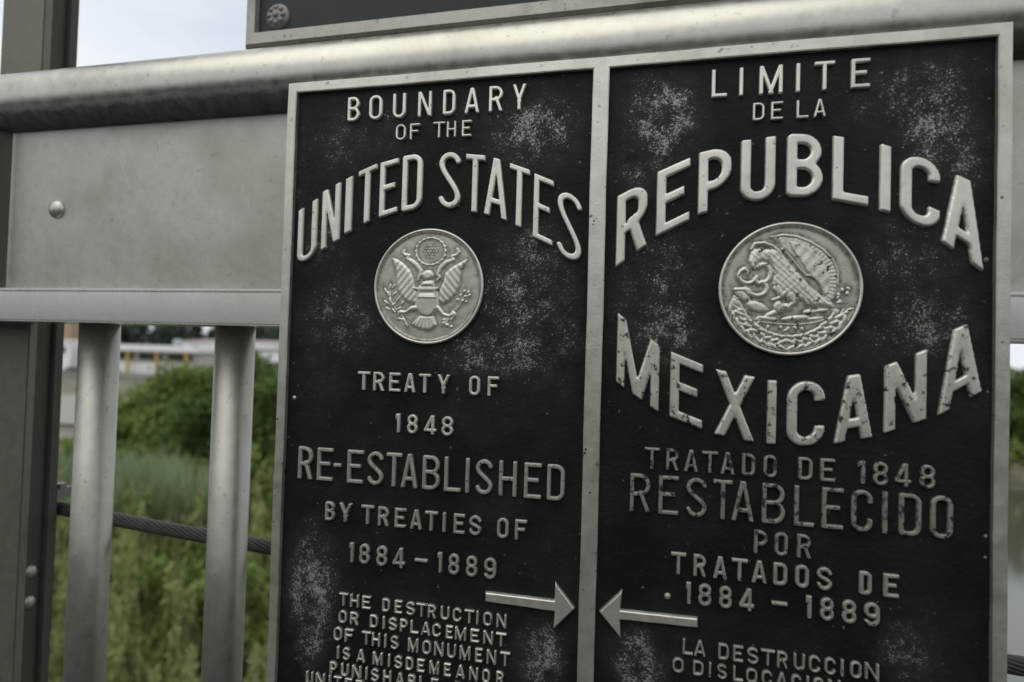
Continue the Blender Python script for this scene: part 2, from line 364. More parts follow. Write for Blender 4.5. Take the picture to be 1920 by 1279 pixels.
WEAR = [(62,-66,36,34,0.55),(266,-62,46,36,0.8),(201,-44,33,21,0.35),(98,-52,47,33,0.4),(47,-161,31,39,0.6),(69,-250,48,44,0.65),(269,-181,36,31,0.7),(255,-227,46,41,0.8),(302,-247,15,65,0.6),(241,-279,67,31,0.8),(47,-307,36,33,0.35),(221,-342,78,36,0.25),(46,-527,27,60,1.0),(46,-582,18,32,0.9),(286,-563,23,30,1.0),(59,-317,24,17,0.3),(156,-377,55,32,0.2),(12,-81,13,68,0.4),(386,-59,35,45,0.85),(368,-98,29,35,0.6),(598,-45,42,27,0.75),(610,-87,34,31,0.85),(629,-114,15,27,0.7),(562,-61,24,27,0.5),(389,-197,37,44,0.6),(395,-255,32,34,0.8),(361,-226,19,59,0.5),(588,-189,39,40,0.6),(604,-242,34,35,0.7),(568,-261,28,22,0.5),(627,-286,23,26,0.25),(376,-558,23,33,0.95),(592,-519,23,30,0.7),(599,-484,34,17,0.3),(530,-142,25,18,0.25),(453,-207,18,24,0.3),(309,-496,20,29,0.2)]
# ------------------------------------------------------------------ setting: deck, land, river
def smooth01(x): x = np.clip(x, 0, 1); return x * x * (3 - 2 * x)

M['asphalt'] = plain('walkway_concrete', (0.07, 0.068, 0.064), (0.05, 0.048, 0.046), 6, 0.9, bmp=0.3)
deck = MB().quadbox(-60, 60, -12.0, 0.22, -1.45, -1.15).build('bridge_walkway', M['asphalt'])
tag(deck, kind='structure')
pw = MB().sweep([(-60, -3.6, 0), (60, -3.6, 0)], [(-0.30, -1.15), (0.30, -1.15), (0.16, -0.85), (0.12, 0.15), (-0.12, 0.15), (-0.16, -0.85)]).build('added_wall', M['asphalt'])  # unseen wall added behind the camera to darken the metal's reflections
tag(pw, 'long unseen concrete wall added behind the camera to darken the metal', 'added_wall')

def shore(X, Y):
    wob = 1.2 * np.sin(Y * 0.13 + 1) + 0.6 * np.sin(Y * 0.41)
    return np.maximum(-6 - X + wob, Y - 56.0 - 0.15 * (X - 30) + 0.8 * np.sin(X * 0.2))
def land_z(X, Y):
    s = shore(X, Y)
    z = -11.4 + 2.9 * smooth01((s + 2) / 7)
    z = z + 0.12 * np.sin(X * 0.31 + Y * 0.17) * np.sin(Y * 0.23) * smooth01(s / 5)
    rise = smooth01((Y - 210) / 600.0) * smooth01((-X - 60) / 200.0)      # wooded rise far behind the buildings
    return z + rise * 16
u = np.linspace(-1, 1, 260)
gx = np.sinh(u * 6.2) / np.sinh(6.2) * 2600 - 10; gy = np.sinh(u * 6.2) / np.sinh(6.2) * 2600 + 25
GX, GY = np.meshgrid(gx, gy)
V = np.stack([GX.ravel(), GY.ravel(), land_z(GX, GY).ravel()], 1)
n = len(u); I = np.arange(n * n).reshape(n, n)
F = np.stack([I[:-1, :-1].ravel(), I[:-1, 1:].ravel(), I[1:, 1:].ravel(), I[1:, :-1].ravel()], 1)
gm, t, b = mat_new('river_bank_ground')
v = coords(t)
c = ramp(t, noise(t, 0.09, 6, 0.65, v), [(0.36, (0.085, 0.10, 0.045)), (0.5, (0.20, 0.17, 0.115)), (0.66, (0.30, 0.26, 0.19))])
c = mix(t, rampv(t, noise(t, 1.7, 5, 0.6, v), 0.4, 0.7), c, (0.12, 0.11, 0.07))
t.links.new(c, b.inputs['Base Color']); b.inputs['Roughness'].default_value = 0.95
bump(t, b, noise(t, 3, 5, 0.6, v), 0.5, 0.2)
tag(mesh_np('ground', V, F, gm, smooth=True), kind='structure')

wm, t, b = mat_new('river_water')
b.inputs['Base Color'].default_value = (0.085, 0.09, 0.06, 1); b.inputs['Roughness'].default_value = 0.08
b.inputs['Specular IOR Level'].default_value = 0.9
bump(t, b, noise(t, 1.2, 3, 0.5, coords(t, (1, 2.2, 1))), 0.12, 0.05)
tag(mesh_np("river", [(-30, -300, -10), (500, -300, -10), (500, 110, -10), (-30, 110, -10)], np.array([[0, 1, 2, 3]]), wm), kind='structure')

M['road'] = plain('pale_road', (0.34, 0.315, 0.27), (0.27, 0.25, 0.215), 0.7, 0.95)
M['lot'] = plain('parking_gravel', (0.23, 0.215, 0.19), (0.165, 0.155, 0.14), 0.5, 0.95)
M['concrete_wall'] = plain('concrete_wall', (0.26, 0.25, 0.225), (0.18, 0.172, 0.155), 0.8, 0.9)
def strip(name, x0, x1, y0, y1, dz, mat, nx=60, ny=12):
    xs = np.linspace(x0, x1, nx); ys = np.linspace(y0, y1, ny); A, B = np.meshgrid(xs, ys)
    V = np.stack([A.ravel(), B.ravel(), land_z(A, B).ravel() + dz], 1); I = np.arange(nx * ny).reshape(ny, nx)
    F = np.stack([I[:-1, :-1].ravel(), I[:-1, 1:].ravel(), I[1:, 1:].ravel(), I[1:, :-1].ravel()], 1)
    return tag(mesh_np(name, V, F, mat), kind='structure')
strip('road', -300, -34, 44, 68, 0.22, M['road'])
strip('parking_lot', -300, -60, 104, 160, 0.22, M['lot'])
M['asph'] = plain('levee_road', (0.42, 0.40, 0.35), (0.35, 0.33, 0.29), 0.3, 0.95)
strip('levee_road', 60, 400, 150, 178, 0.3, M['asph'])

# ------------------------------------------------------------------ vegetation
def leaf_mesh(name, P, size, mat, parent=None, flat=0.5, asp=2.0, rs=npr):
    """one small folded leaf (2 triangles) per point"""
    n = len(P); d = rs.normal(size=(n, 3)); d /= np.linalg.norm(d, axis=1, keepdims=True)
    e = rs.normal(size=(n, 3)); e[:, 2] *= flat; e -= (e * d).sum(1, keepdims=True) * d; e /= np.linalg.norm(e, axis=1, keepdims=True)
    s = size * (0.6 + 0.8 * rs.rand(n))[:, None]
    V = np.stack([P - d * s * asp / 2, P + e * s / 2, P + d * s * asp / 2, P - e * s / 2], 1).reshape(-1, 3)
    F = np.arange(4 * n).reshape(n, 4)
    return mesh_np(name, V, F, mat, parent)

def crown_points(c, r, n, clumps, rs=npr, spread=0.22, lobes=0.35):
    c = np.array(c); r = np.array(r)
    d = rs.normal(size=(clumps, 3)); d /= np.linalg.norm(d, axis=1, keepdims=True)
    rad = (0.45 + 0.6 * rs.rand(clumps)) * (1 + lobes * np.sin(d[:, 0] * 3.1 + rs.rand() * 6) * np.cos(d[:, 2] * 2.7 + rs.rand() * 6))
    cc = d * rad[:, None] * r
    k = rs.randint(0, clumps, n)
    q = rs.normal(size=(n, 3)); q /= np.linalg.norm(q, axis=1, keepdims=True)
    q *= (rs.rand(n) ** 0.5)[:, None] * r * spread * (0.6 + rs.rand(clumps)[k])[:, None]
    return c + cc[k] + q

M['bark'] = plain('tree_bark', (0.11, 0.085, 0.06), (0.07, 0.055, 0.04), 6, 0.9, bmp=0.4)
M['leaf_mid'] = foliage('bright_bush_leaves', (0.115, 0.18, 0.045), (0.29, 0.36, 0.09), 0.5, 0.3)
M['leaf_dark'] = foliage('dark_tree_leaves', (0.07, 0.12, 0.032), (0.17, 0.24, 0.06), 0.5, 0.3)
M['leaf_far'] = foliage('hazed_distant_leaves', (0.06, 0.085, 0.06), (0.12, 0.15, 0.105), 0.15)  # haze of distance put into the leaf colour
M['cane'] = foliage('river_cane_leaves', (0.20, 0.26, 0.12), (0.40, 0.46, 0.27), 0.6, 0.3)
M['scrub'] = foliage('olive_scrub_leaves', (0.17, 0.22, 0.07), (0.52, 0.53, 0.22), 0.55, 0.3)

def tree(name, x, y, r, zc, n, clumps, size, mat, label, group=None, cat='tree', limbs=6):
    zg = float(land_z(np.array(x), np.array(y)))
    e = empty(name, (x, y, zg), label, cat, group)
    leaf_mesh('crown', crown_points((x, y, zc), r, n, clumps), size, mat, e)
    m = MB(); tr = 0.05 * max(r)
    top = Vector((x, y, zc + r[2] * 0.2))
    for k in range(9):
        pass
    path = [Vector((x, y, zg - 0.3)), Vector((x + 0.1, y, zg + (zc - zg) * 0.4)), Vector((x - 0.1, y + 0.1, zc)), top]
    for i in range(3):
        m.tube([path[i], path[i + 1]], tr * (1 - 0.25 * i), 8, up=(1, 0, 0))
    for k in range(limbs):
        a = 2 * math.pi * k / limbs + x
        q = Vector((x + math.cos(a) * r[0] * 0.7, y + math.sin(a) * r[1] * 0.7, zc + r[2] * rnd.uniform(-0.2, 0.6)))
        st = path[1].lerp(path[2], rnd.random())
        m.tube([st, st.lerp(q, 0.5) + Vector((0, 0, 0.1 * r[2])), q], tr * 0.4, 6, up=(0.3, 0.2, 1))
    m.build('trunk', M['bark'], e, True)
    return e

tree('bushy_tree', -22.9, 26, (3.7, 3.4, 3.0), -4.9, 42000, 170, 0.15, M['leaf_mid'], 'big rounded bright green tree filling the gap between the two balusters', 'river bank trees')
tree('bushy_tree', -18.2, 24.5, (3.0, 3.0, 3.1), -4.3, 26000, 110, 0.14, M['leaf_dark'], 'dark green tree behind the second baluster, against the plaque edge', 'river bank trees')
tree('bushy_tree', -20.9, 27.5, (1.9, 1.9, 2.1), -2.9, 10000, 50, 0.15, M['leaf_mid'], 'light green treetop sticking up just left of the second baluster', 'river bank trees')
tree('bushy_tree', -27.2, 25.0, (2.0, 2.0, 1.8), -6.6, 12000, 60, 0.14, M['leaf_mid'], 'lower green bush at the left foot of the big rounded tree', 'river bank trees')
tree('bushy_tree', -32.5, 26.5, (3.0, 2.6, 1.5), -7.4, 16000, 70, 0.15, M['leaf_mid'], 'low green bushy tree between the post and the first baluster', 'river bank trees')
for i, (x, y, s, lb) in enumerate([(36.5, 63, 3.9, 'green riverside tree across the water, nearest to the plaque edge'), (46, 66.5, 3.4, 'green riverside tree at the right edge beyond the river')]):
    tree('riverside_tree', x, y, (s * 1.6, s, s), -6.0, 9000, 60, 0.35, M['leaf_dark'], lb, 'trees across the river')

def blades(name, P, h, w, lean, mat, rs, label=None, seg=3):
    n = len(P); a = rs.rand(n) * 2 * math.pi; H = h * (0.6 + 0.55 * rs.rand(n)); L = lean * H * rs.rand(n)
    dx = np.stack([np.cos(a), np.sin(a), 0 * a], 1); sd = np.stack([-np.sin(a), np.cos(a), 0 * a], 1)
    W = w * (0.6 + 0.8 * rs.rand(n))
    rows = []
    for k in range(seg + 1):
        f = k / seg; c = P + dx * (L * f * f)[:, None] + np.array([0, 0, 1]) * (H * (f - 0.18 * f * f * (L / H)))[:, None]
        ww = (W * (1 - f) ** 0.7 / 2)[:, None] if k else (W / 2 * 0.8)[:, None]
        rows += [c - sd * ww, c + sd * ww]
    V = np.stack(rows, 1).reshape(-1, 3); m = 2 * (seg + 1); b = np.arange(n)[:, None] * m
    F = np.concatenate([b + np.array([2 * k, 2 * k + 1, 2 * k + 3, 2 * k + 2]) for k in range(seg)])
    return tag(mesh_np(name, V, F, mat), label, kind='stuff')

def scatter(n, x0, x1, y0, y1, clump, sig, rs):
    k = rs.randint(0, clump, n); c = np.stack([rs.uniform(x0, x1, clump), rs.uniform(y0, y1, clump)], 1)
    p = c[k] + rs.normal(size=(n, 2)) * sig
    p = p[shore(p[:, 0], p[:, 1]) > 1.0]
    return np.concatenate([p, land_z(p[:, 0], p[:, 1])[:, None]], 1)

P = np.concatenate([scatter(2600, -20.5, -14.8, 16.5, 19.5, 24, 0.42, npr), scatter(900, -26, -22.5, 16.5, 20, 8, 0.4, npr)])
blades('river_cane', P, 3.7, 0.11, 0.35, M['cane'], npr)
P = scatter(4000, -34, -8, 9, 22, 120, 0.5, npr)
blades('cane_undergrowth', P, 2.2, 0.05, 0.6, M['leaf_mid'], npr)
# feathery olive scrub: leaf plumes standing on the bank below the bridge
pts = []
for k in range(1000):
    x = npr.uniform(-29, -6.5); y = npr.uniform(7.5, 21.5)
    if shore(np.array(x), np.array(y)) < 1: continue
    z = float(land_z(np.array(x), np.array(y))); h = npr.uniform(1.2, 3.3)
    m = 260; f = npr.rand(m); ax = npr.normal(size=2) * 0.18
    rr = 0.34 * (1 - f * 0.85) * np.sqrt(npr.rand(m)); a = npr.rand(m) * 6.283
    pts.append(np.stack([x + rr * np.cos(a) + ax[0] * f, y + rr * np.sin(a) + ax[1] * f, z + h * f], 1))
P = np.concatenate(pts)
n = len(P); d = npr.normal(size=(n, 3)) * 0.45 + np.array([0, 0, 1]); d /= np.linalg.norm(d, axis=1, keepdims=True)
e = np.cross(d, npr.normal(size=(n, 3))); e /= np.linalg.norm(e, axis=1, keepdims=True); s = (0.10 + 0.12 * npr.rand(n))[:, None]
V = np.stack([P - d * s, P + e * s * 0.22, P + d * s, P - e * s * 0.22], 1).reshape(-1, 3)
tag(mesh_np('olive_scrub', V, np.arange(4 * n).reshape(n, 4), M['scrub']), kind='stuff')
# green shrub layer between the cane and the trees
P = np.concatenate([crown_points((npr.uniform(-34, -12), npr.uniform(19.5, 24), -7.2), (1.6, 1.4, 1.7), 1300, 12) for _ in range(50)])
P = np.concatenate([P] + [crown_points((npr.uniform(-17.5, -8.0), npr.uniform(12, 20), npr.uniform(-7.6, -6.9)), (1.35, 1.2, 1.6), 1000, 12) for _ in range(26)] + [crown_points((npr.uniform(-25, -11), npr.uniform(20.5, 22.5), npr.uniform(-7.0, -6.2)), (1.6, 1.2, 1.6), 1300, 14) for _ in range(20)])
tag(leaf_mesh('bank_shrubs', P, 0.13, M['leaf_mid']), kind='stuff')
P = np.concatenate([crown_points((x, 57.5 + 0.15 * (x - 30) + npr.uniform(0, 3), -8.2), (2.5, 1.4, 1.6), 700, 10) for x in np.linspace(14, 60, 24)])
tag(leaf_mesh('far_bank_shrubs', P, 0.28, M['leaf_mid']), kind='stuff')

# dark trees behind the buildings
far = [(-205, 190, 12, 4.0), (-188, 200, 13, 5.0), (-176, 186, 11, 3.2), (-166, 205, 14, 6.0), (-150, 192, 12, 4.2), (-140, 206, 14, 5.2), (-128, 190, 11, 3.4), (-120, 205, 12, 4.0), (-226, 200, 13, 5.0)]
places = ['left of the tan tower, behind it', 'behind the flat white roof at its left end', 'nearest behind the flat roof, just right of the first baluster', 'tallest of the treeline, above the flat white roof',
          'behind the pink roof edge, left part', 'above the middle of the pink roof edge', 'low one behind the window of the gabled block', 'behind the second baluster above the white block', 'behind the tan tower, farthest left of the treeline']
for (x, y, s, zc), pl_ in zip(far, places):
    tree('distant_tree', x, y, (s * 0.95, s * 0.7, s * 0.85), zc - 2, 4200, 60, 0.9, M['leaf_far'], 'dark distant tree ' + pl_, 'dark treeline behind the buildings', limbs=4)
tree('distant_tree', -93.2, 118, (2.2, 2.0, 1.9), -1.1, 2500, 30, 0.3, M['leaf_mid'], 'small rounded tree before the pale blocks beside the plaque edge', None, limbs=4)

# ------------------------------------------------------------------ buildings on the far side of the lot
M['white_wall'] = plain('white_painted_wall', (0.86, 0.85, 0.82), (0.80, 0.79, 0.76), 0.4, 0.8)
M['cream_wall'] = plain('cream_lower_wall', (0.60, 0.57, 0.51), (0.52, 0.49, 0.44), 0.4, 0.8)
M['tan_wall'] = plain('tan_brick_wall', (0.44, 0.30, 0.20), (0.38, 0.26, 0.17), 0.5, 0.85)
M['glass'] = plain('dark_window_glass', (0.02, 0.024, 0.028), None, 1, 0.12, spec=0.6)
M['pink_roof'] = plain('faded_pink_roof', (0.42, 0.33, 0.31), (0.36, 0.29, 0.27), 0.5, 0.8)
M['yellow'] = plain('yellow_post_paint', (0.62, 0.45, 0.08), None, 1, 0.6)
M['grey_trim'] = plain('grey_trim', (0.35, 0.35, 0.33), None, 1, 0.7)

def bx(name, x0, x1, y0, y1, z0, z1, mat, par, bev=0):
    return MB().quadbox(x0, x1, y0, y1, z0, z1).build(name, mat, par, bevel=bev)
GZ = -8.5
def window(par, x0, x1, z0, z1, yf, panes=2):
    f = MB(); w = 0.12
    f.quadbox(x0, x1, yf - 0.06, yf + 0.05, z0, z0 + w); f.quadbox(x0, x1, yf - 0.06, yf + 0.05, z1 - w, z1)
    f.quadbox(x0, x0 + w, yf - 0.055, yf + 0.05, z0 + w, z1 - w); f.quadbox(x1 - w, x1, yf - 0.055, yf + 0.05, z0 + w, z1 - w)
    o = f.build('window', M['grey_trim'], par)
    for k in range(panes):
        a = x0 + w + (x1 - x0 - 2 * w) * k / panes; c = x0 + w + (x1 - x0 - 2 * w) * (k + 1) / panes
        p = MB().quadbox(a + 0.04, c - 0.04, yf - 0.03, yf + 0.02, z0 + w, z1 - w).build('pane', M['glass'], o)
        p.matrix_parent_inverse = Matrix.Identity(4)
        p.matrix_parent_inverse = (Matrix.Translation(par.location) @ o.matrix_parent_inverse).inverted()
    return o

# long flat-roofed customs hall with open bays
e = empty('customs_hall', (-130, 129, GZ), 'long white flat-roofed hall with dark bays and yellow posts behind the lot', 'building')
bx('wall', -147, -112, 127.5, 140, -6.6, -2.4, M['cream_wall'], e)
bx('roof', -149, -110.5, 124.5, 141, -2.4, -0.9, M['white_wall'], e, 0.08)
for k in range(3):
    x0 = -140.5 + 9.2 * k
    window(e, x0, x0 + 7.8, -4.9, -2.9, 127.4, 3)
for x in (-141.6, -132.6, -123.4, -114.4):
    bx('post', x, x + 0.55, 124.8, 125.35, GZ, -2.4, M['yellow'], e)
bx('base_wall', -147.5, -111.5, 126.6, 127.3, GZ - 0.3, -5.6, M['white_wall'], e)
# gabled white block
e = empty('warehouse', (-115, 150, GZ), 'taller white warehouse with faded pink roof edge behind the hall', 'building')
bx('wall', -138, -103.5, 147, 165, GZ - 0.3, 0.6, M['white_wall'], e)
ro = MB(); b0 = len(ro.V)
ro.V += [(-138.6, 146.4, 0.6), (-103, 146.4, 0.6), (-103, 165.6, 0.6), (-138.6, 165.6, 0.6), (-132, 156, 1.5), (-109, 156, 1.5), ]
ro.F += [(0, 1, 5, 4), (1, 2, 5), (2, 3, 4, 5), (3, 0, 4), (3, 2, 1, 0)]
ro.build('roof', M['pink_roof'], e)
window(e, -111.6, -104.4, -2.6, -0.9, 146.9, 3)
bx('lean_to', -122, -106, 139, 146.8, GZ - 0.2, -3.4, M['white_wall'], e, 0.05)
window(e, -133, -129.5, -1.9, -0.6, 146.9, 1)
# left white block and tan tower
e = empty('office_block', (-152, 124, GZ), 'white office block left of the first baluster with one dark window band', 'building')
bx('wall', -166, -147.6, 122, 136, GZ - 0.3, -0.6, M['white_wall'], e)
bx('roof', -166.4, -147.2, 121.6, 136.4, -0.6, 0.0, M['white_wall'], e, 0.05)
window(e, -156.6, -149.0, -3.6, -1.9, 121.9, 3)
window(e, -165, -159.5, -3.6, -1.9, 121.9, 2)
e = empty('tan_tower', (-163, 150, GZ), 'tan windowless tower block rising behind the white office block', 'building')
bx('wall', -196, -181.5, 150, 162, GZ - 0.3, 8.5, M['tan_wall'], e)
bx('roof', -196.4, -181.1, 149.6, 162.4, 8.5, 9.1, M['tan_wall'], e)
# pale blocks seen beside the plaque edge
e = empty('pale_shed', (-90, 135, GZ), 'pale low shed between the second baluster and the plaque', 'building')
bx('wall', -101.5, -84, 130, 142, GZ - 0.3, -1.4, M['white_wall'], e)
bx('roof', -101.9, -83.6, 129.6, 142.4, -1.4, -0.9, M['grey_trim'], e, 0.05)
window(e, -98.5, -88, -5.4, -4.2, 129.9, 3)
# retaining wall at the lot's near edge
e = MB().quadbox(-300, -96, 103.2, 103.9, GZ - 0.5, -7.55).build('retaining_wall', M['concrete_wall'])
tag(e, 'long low grey concrete retaining wall at the edge of the lot', 'wall')
# small bluish tank on the hall roof
e = empty('rooftop_tank', (-122.5, 131, -0.9), 'small pale blue-green tank on the flat white roof', 'tank')
MB().tube([(-122.5, 131, -0.9), (-122.5, 131, 0.5)], 1.1, 18, up=(1, 0, 0)).dome((-122.5, 131, 0.5), 1.1, 0.5, (0, 0, 1), 18).build('drum', plain('tank_paint', (0.35, 0.47, 0.45), None, 1, 0.5), e, True)
MB().quadbox(-123.6, -121.4, 129.9, 132.1, -0.9, -0.75).build('base', M['grey_trim'], e)

# parked vehicles
def vehicle(x, y, col, label, kind='car', rz=0.0):
    e = empty('parked_' + kind, (x, y, GZ + 0.22), label, kind, 'vehicles parked on the lot')
    L, Wd = (4.4, 1.8) if kind == 'car' else (5.6, 2.0)
    paint = plain('car_paint_%d' % int(abs(x)), col, col, 1, 0.3, 0.2)
    prof = ([(-2.2, .35), (-2.2, .75), (-1.9, .92), (-1.3, .98), (-0.75, 1.42), (0.75, 1.44), (1.35, 1.0), (2.05, .86), (2.2, .6), (2.2, .35)] if kind == 'car' else
            [(-2.8, .4), (-2.8, 1.05), (-0.6, 1.05), (-0.55, 1.8), (0.9, 1.82), (1.5, 1.15), (2.6, 1.0), (2.8, .7), (2.8, .4)])
    m = MB(); n = len(prof)
    for s in (-1, 1):
        for px_, pz in prof: m.V.append((x + px_, y + s * Wd / 2 * (0.86 if pz > 1.1 else 1), GZ + 0.22 + pz))
    for k in range(n): m.F.append((k, (k + 1) % n, n + (k + 1) % n, n + k))
    m.F.append(tuple(range(n))[::-1]); m.F.append(tuple(range(n, 2 * n)))
    m.build('body', paint, e, bevel=0.05)
    for s in (-1, 1):
        a, c = (-0.7, 0.75) if kind == 'car' else (-0.5, 0.9)
        MB().quadbox(x + a, x + c, y + s * (Wd / 2 * 0.9) - 0.03, y + s * (Wd / 2 * 0.9) + 0.03, GZ + 0.22 + 1.02, GZ + 0.22 + (1.36 if kind == 'car' else 1.7)).build('side_window', M['glass'], e)
        for q in (-1.35, 1.35):
            q2 = q * (1.0 if kind == 'car' else 1.25)
            MB().tube([(x + q2, y + s * Wd / 2 - s * 0.2, GZ + 0.55), (x + q2, y + s * Wd / 2 + s * 0.02, GZ + 0.55)], 0.33, 16).build('wheel', M['wire'], e, False)
    return e
vehicle(-141.5, 118, (0.09, 0.09, 0.095), 'dark parked car beside the first baluster')
vehicle(-131.5, 119, (0.45, 0.45, 0.44), 'pale pickup parked right of the dark car', 'truck')
vehicle(-140.5, 122.5, (0.62, 0.30, 0.26), 'faded red truck parked behind the dark car', 'truck')
# ------------------------------------------------------------------ the bridge railing
rail_e = empty('bridge_railing', (0, 0.05, -1.15), 'weathered aluminium bridge railing with oval handrail, plate, ledge and round balusters', 'railing')
XL, XR = -0.443, 1.35
# handrail: oval tube
prof = []
for k in range(48):
    a = 2 * math.pi * k / 48; ca, sa = math.cos(a), math.sin(a)
    prof.append((-0.033 * ca, 0.0375 * sa))
MB().sweep([(x, 0.047, 0.0275) for x in np.linspace(-0.85, XR, 40)], prof).build('handrail', M['rail'], rail_e, True)

# flat plate, its left end bent forward and coloured dark to imitate shade
pth = [(XR, 0.047)]
for x in np.linspace(1.2, -0.432, 14): pth.append((x, 0.047))
for k in range(1, 13):
    a = math.pi / 2 * k / 12; pth.append((-0.432 - 0.024 * math.sin(a), 0.047 - 0.024 * (1 - math.cos(a))))
m = MB()
zz = [0.012, -0.05, -0.1, -0.16, -0.218]
for th, yo in ((0, 0), (1, 0.003)):
    for z in zz:
        for i, (x, y) in enumerate(pth):
            if yo and i > 14:
                a = math.pi / 2 * (i - 14) / 12; m.V.append((-0.432 - 0.027 * math.sin(a), 0.05 - 0.027 * (1 - math.cos(a)), z))
            else: m.V.append((x, y + yo, z))
n = len(pth); L = n * len(zz)
for s in (0, 1):
    for j in range(len(zz) - 1):
        for i in range(n - 1):
            q = (s * L + j * n + i, s * L + j * n + i + 1, s * L + (j + 1) * n + i + 1, s * L + (j + 1) * n + i)
            m.F.append(q if s else q[::-1])
pl_o = m.build('plate', M['plate'], rail_e, True)
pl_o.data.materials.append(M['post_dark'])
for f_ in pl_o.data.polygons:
    if f_.center.x < -0.4385: f_.material_index = 1  # shade at the plate's end put into its colour
def sub(par, o):
    o.parent = par; o.matrix_parent_inverse = Matrix.Translation(parent_loc_world(par)).inverted(); return o
def parent_loc_world(p): return Vector((0, 0, 0))
for x, z in ((-0.3605, -0.1125),):
    MB().dome((x, 0.0475, z), 0.0122, 0.0075, (0, -1, 0), 28, 8).build('rivet', M['rivet'], pl_o, True)

# ledge bar under the plate: a channel with a thin raised lip
m = MB()
x0, x1 = -0.85, XR
m.quadbox(x0, x1, 0.026, 0.092, -0.2575, -0.2195)
o = m.build('ledge_bar', M['ledge'], rail_e, bevel=0.0022)
MB().quadbox(x0 + 0.002, x1 - 0.002, 0.0245, 0.0462, -0.2193, -0.2162).build('ledge_lip', M['ledge'], rail_e, bevel=0.0008)

# lower rail and balusters
MB().quadbox(x0, x1, 0.045, 0.105, -1.07, -1.02).build('bottom_rail', M['baluster'], rail_e, bevel=0.003)
bp = MB().tube([(0, 0, -1.02), (0, 0, -0.2575)], 0.0225, 32, up=(0, 1, 0))
base_o = None
for k in range(-1, 7):
    x = -0.3155 + 0.2035 * k
    if k == -1 or x > 0.69: continue
    if base_o is None:
        base_o = bp.build('baluster', M['baluster'], rail_e, True)
        base_o.location = (x, 0.074, 0)
        for p_ in base_o.data.polygons:
            if abs(p_.normal.z) > 0.9: p_.use_smooth = False
    else:
        c = base_o.copy(); COL.objects.link(c); c.location = (x, 0.074, 0)
MB().quadbox(-0.85, -0.4595, 0.030, 0.0355, -0.2193, 0.02).build('shade_sheet', M['post_dark'], rail_e)  # added dark sheet standing in for the shade beyond the plate's end
# post: channel section, front flange, recessed web, rear flange
px0, px1, py0, py1 = -0.520, -0.4445, 0.083, 0.132
po = MB().quadbox(px0, px1, py0, py0 + 0.012, -1.15, 1.3).build('post', M['post'], rail_e, bevel=0.0015)
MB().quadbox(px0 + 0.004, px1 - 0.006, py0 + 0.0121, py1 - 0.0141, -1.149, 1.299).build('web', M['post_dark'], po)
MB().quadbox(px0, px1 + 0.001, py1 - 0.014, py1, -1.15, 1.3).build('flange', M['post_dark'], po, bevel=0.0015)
for z in (-0.6035, -0.6455):
    MB().dome((px1 - 0.0065, 0.104, z), 0.0095, 0.0062, (1, 0, 0), 24, 7).build('rivet', M['baluster'], po, True)
MB().quadbox(px0 - 0.03, px1 + 0.03, py0 - 0.03, py1 + 0.03, -1.15, -1.135).build('base_plate', M['post_dark'], po, bevel=0.002)

# ------------------------------------------------------------------ wire rope behind the balusters
rope_e = empty('wire_rope', (-0.9, 0.15, -0.5), 'thick dark twisted wire rope running behind the balusters', 'cable')
ctrl = [(-0.95, 0.15, -0.487), (-0.477, 0.15, -0.527), (-0.103, 0.15, -0.549), (0.30, 0.15, -0.5655), (0.745, 0.15, -0.5785), (1.35, 0.15, -0.592)]
def cr_pt(s):
    i = min(int(s), len(ctrl) - 2); f = s - i
    P = [Vector(ctrl[max(0, min(len(ctrl) - 1, i + k))]) for k in (-1, 0, 1, 2)]
    return 0.5 * ((2 * P[1]) + (P[2] - P[0]) * f + (2 * P[0] - 5 * P[1] + 4 * P[2] - P[3]) * f * f + (3 * P[1] - P[0] - 3 * P[2] + P[3]) * f ** 3)
cl = [cr_pt(s) for s in np.linspace(0, len(ctrl) - 1.0001, 300)]
MB().tube(cl[::6], 0.0068, 10).build('core', M['wire'], rope_e, True)
for k in range(12):
    path = []
    for i, p in enumerate(cl):
        d = (cl[min(i + 1, 299)] - cl[max(i - 1, 0)]).normalized(); s_ = d.cross(Vector((0, 0, 1))).normalized(); u_ = s_.cross(d)
        a = 2 * math.pi * (k / 12 - i / 300 * 2.3 / 0.2); path.append(p + (s_ * math.cos(a) + u_ * math.sin(a)) * 0.0072)
    MB().tube(path, 0.0023, 6).build('strand', M['wire'], rope_e, True)
cl_e = empty('rope_clamp', (-0.455, 0.15, -0.51), 'dark metal clamp holding the wire rope against the post', 'clamp')
MB().quadbox(-0.468, -0.446, 0.128, 0.135, -0.70, -0.49).build('strap', M['post_dark'], cl_e, bevel=0.001)
MB().quadbox(-0.476, -0.452, 0.134, 0.168, -0.512, -0.498).build('jaw', M['bolt'], cl_e, bevel=0.002)
MB().tube([(-0.464, 0.151, -0.498), (-0.464, 0.151, -0.4915)], 0.0095, 6, up=(1, 0, 0)).build('nut', M['bolt'], cl_e)

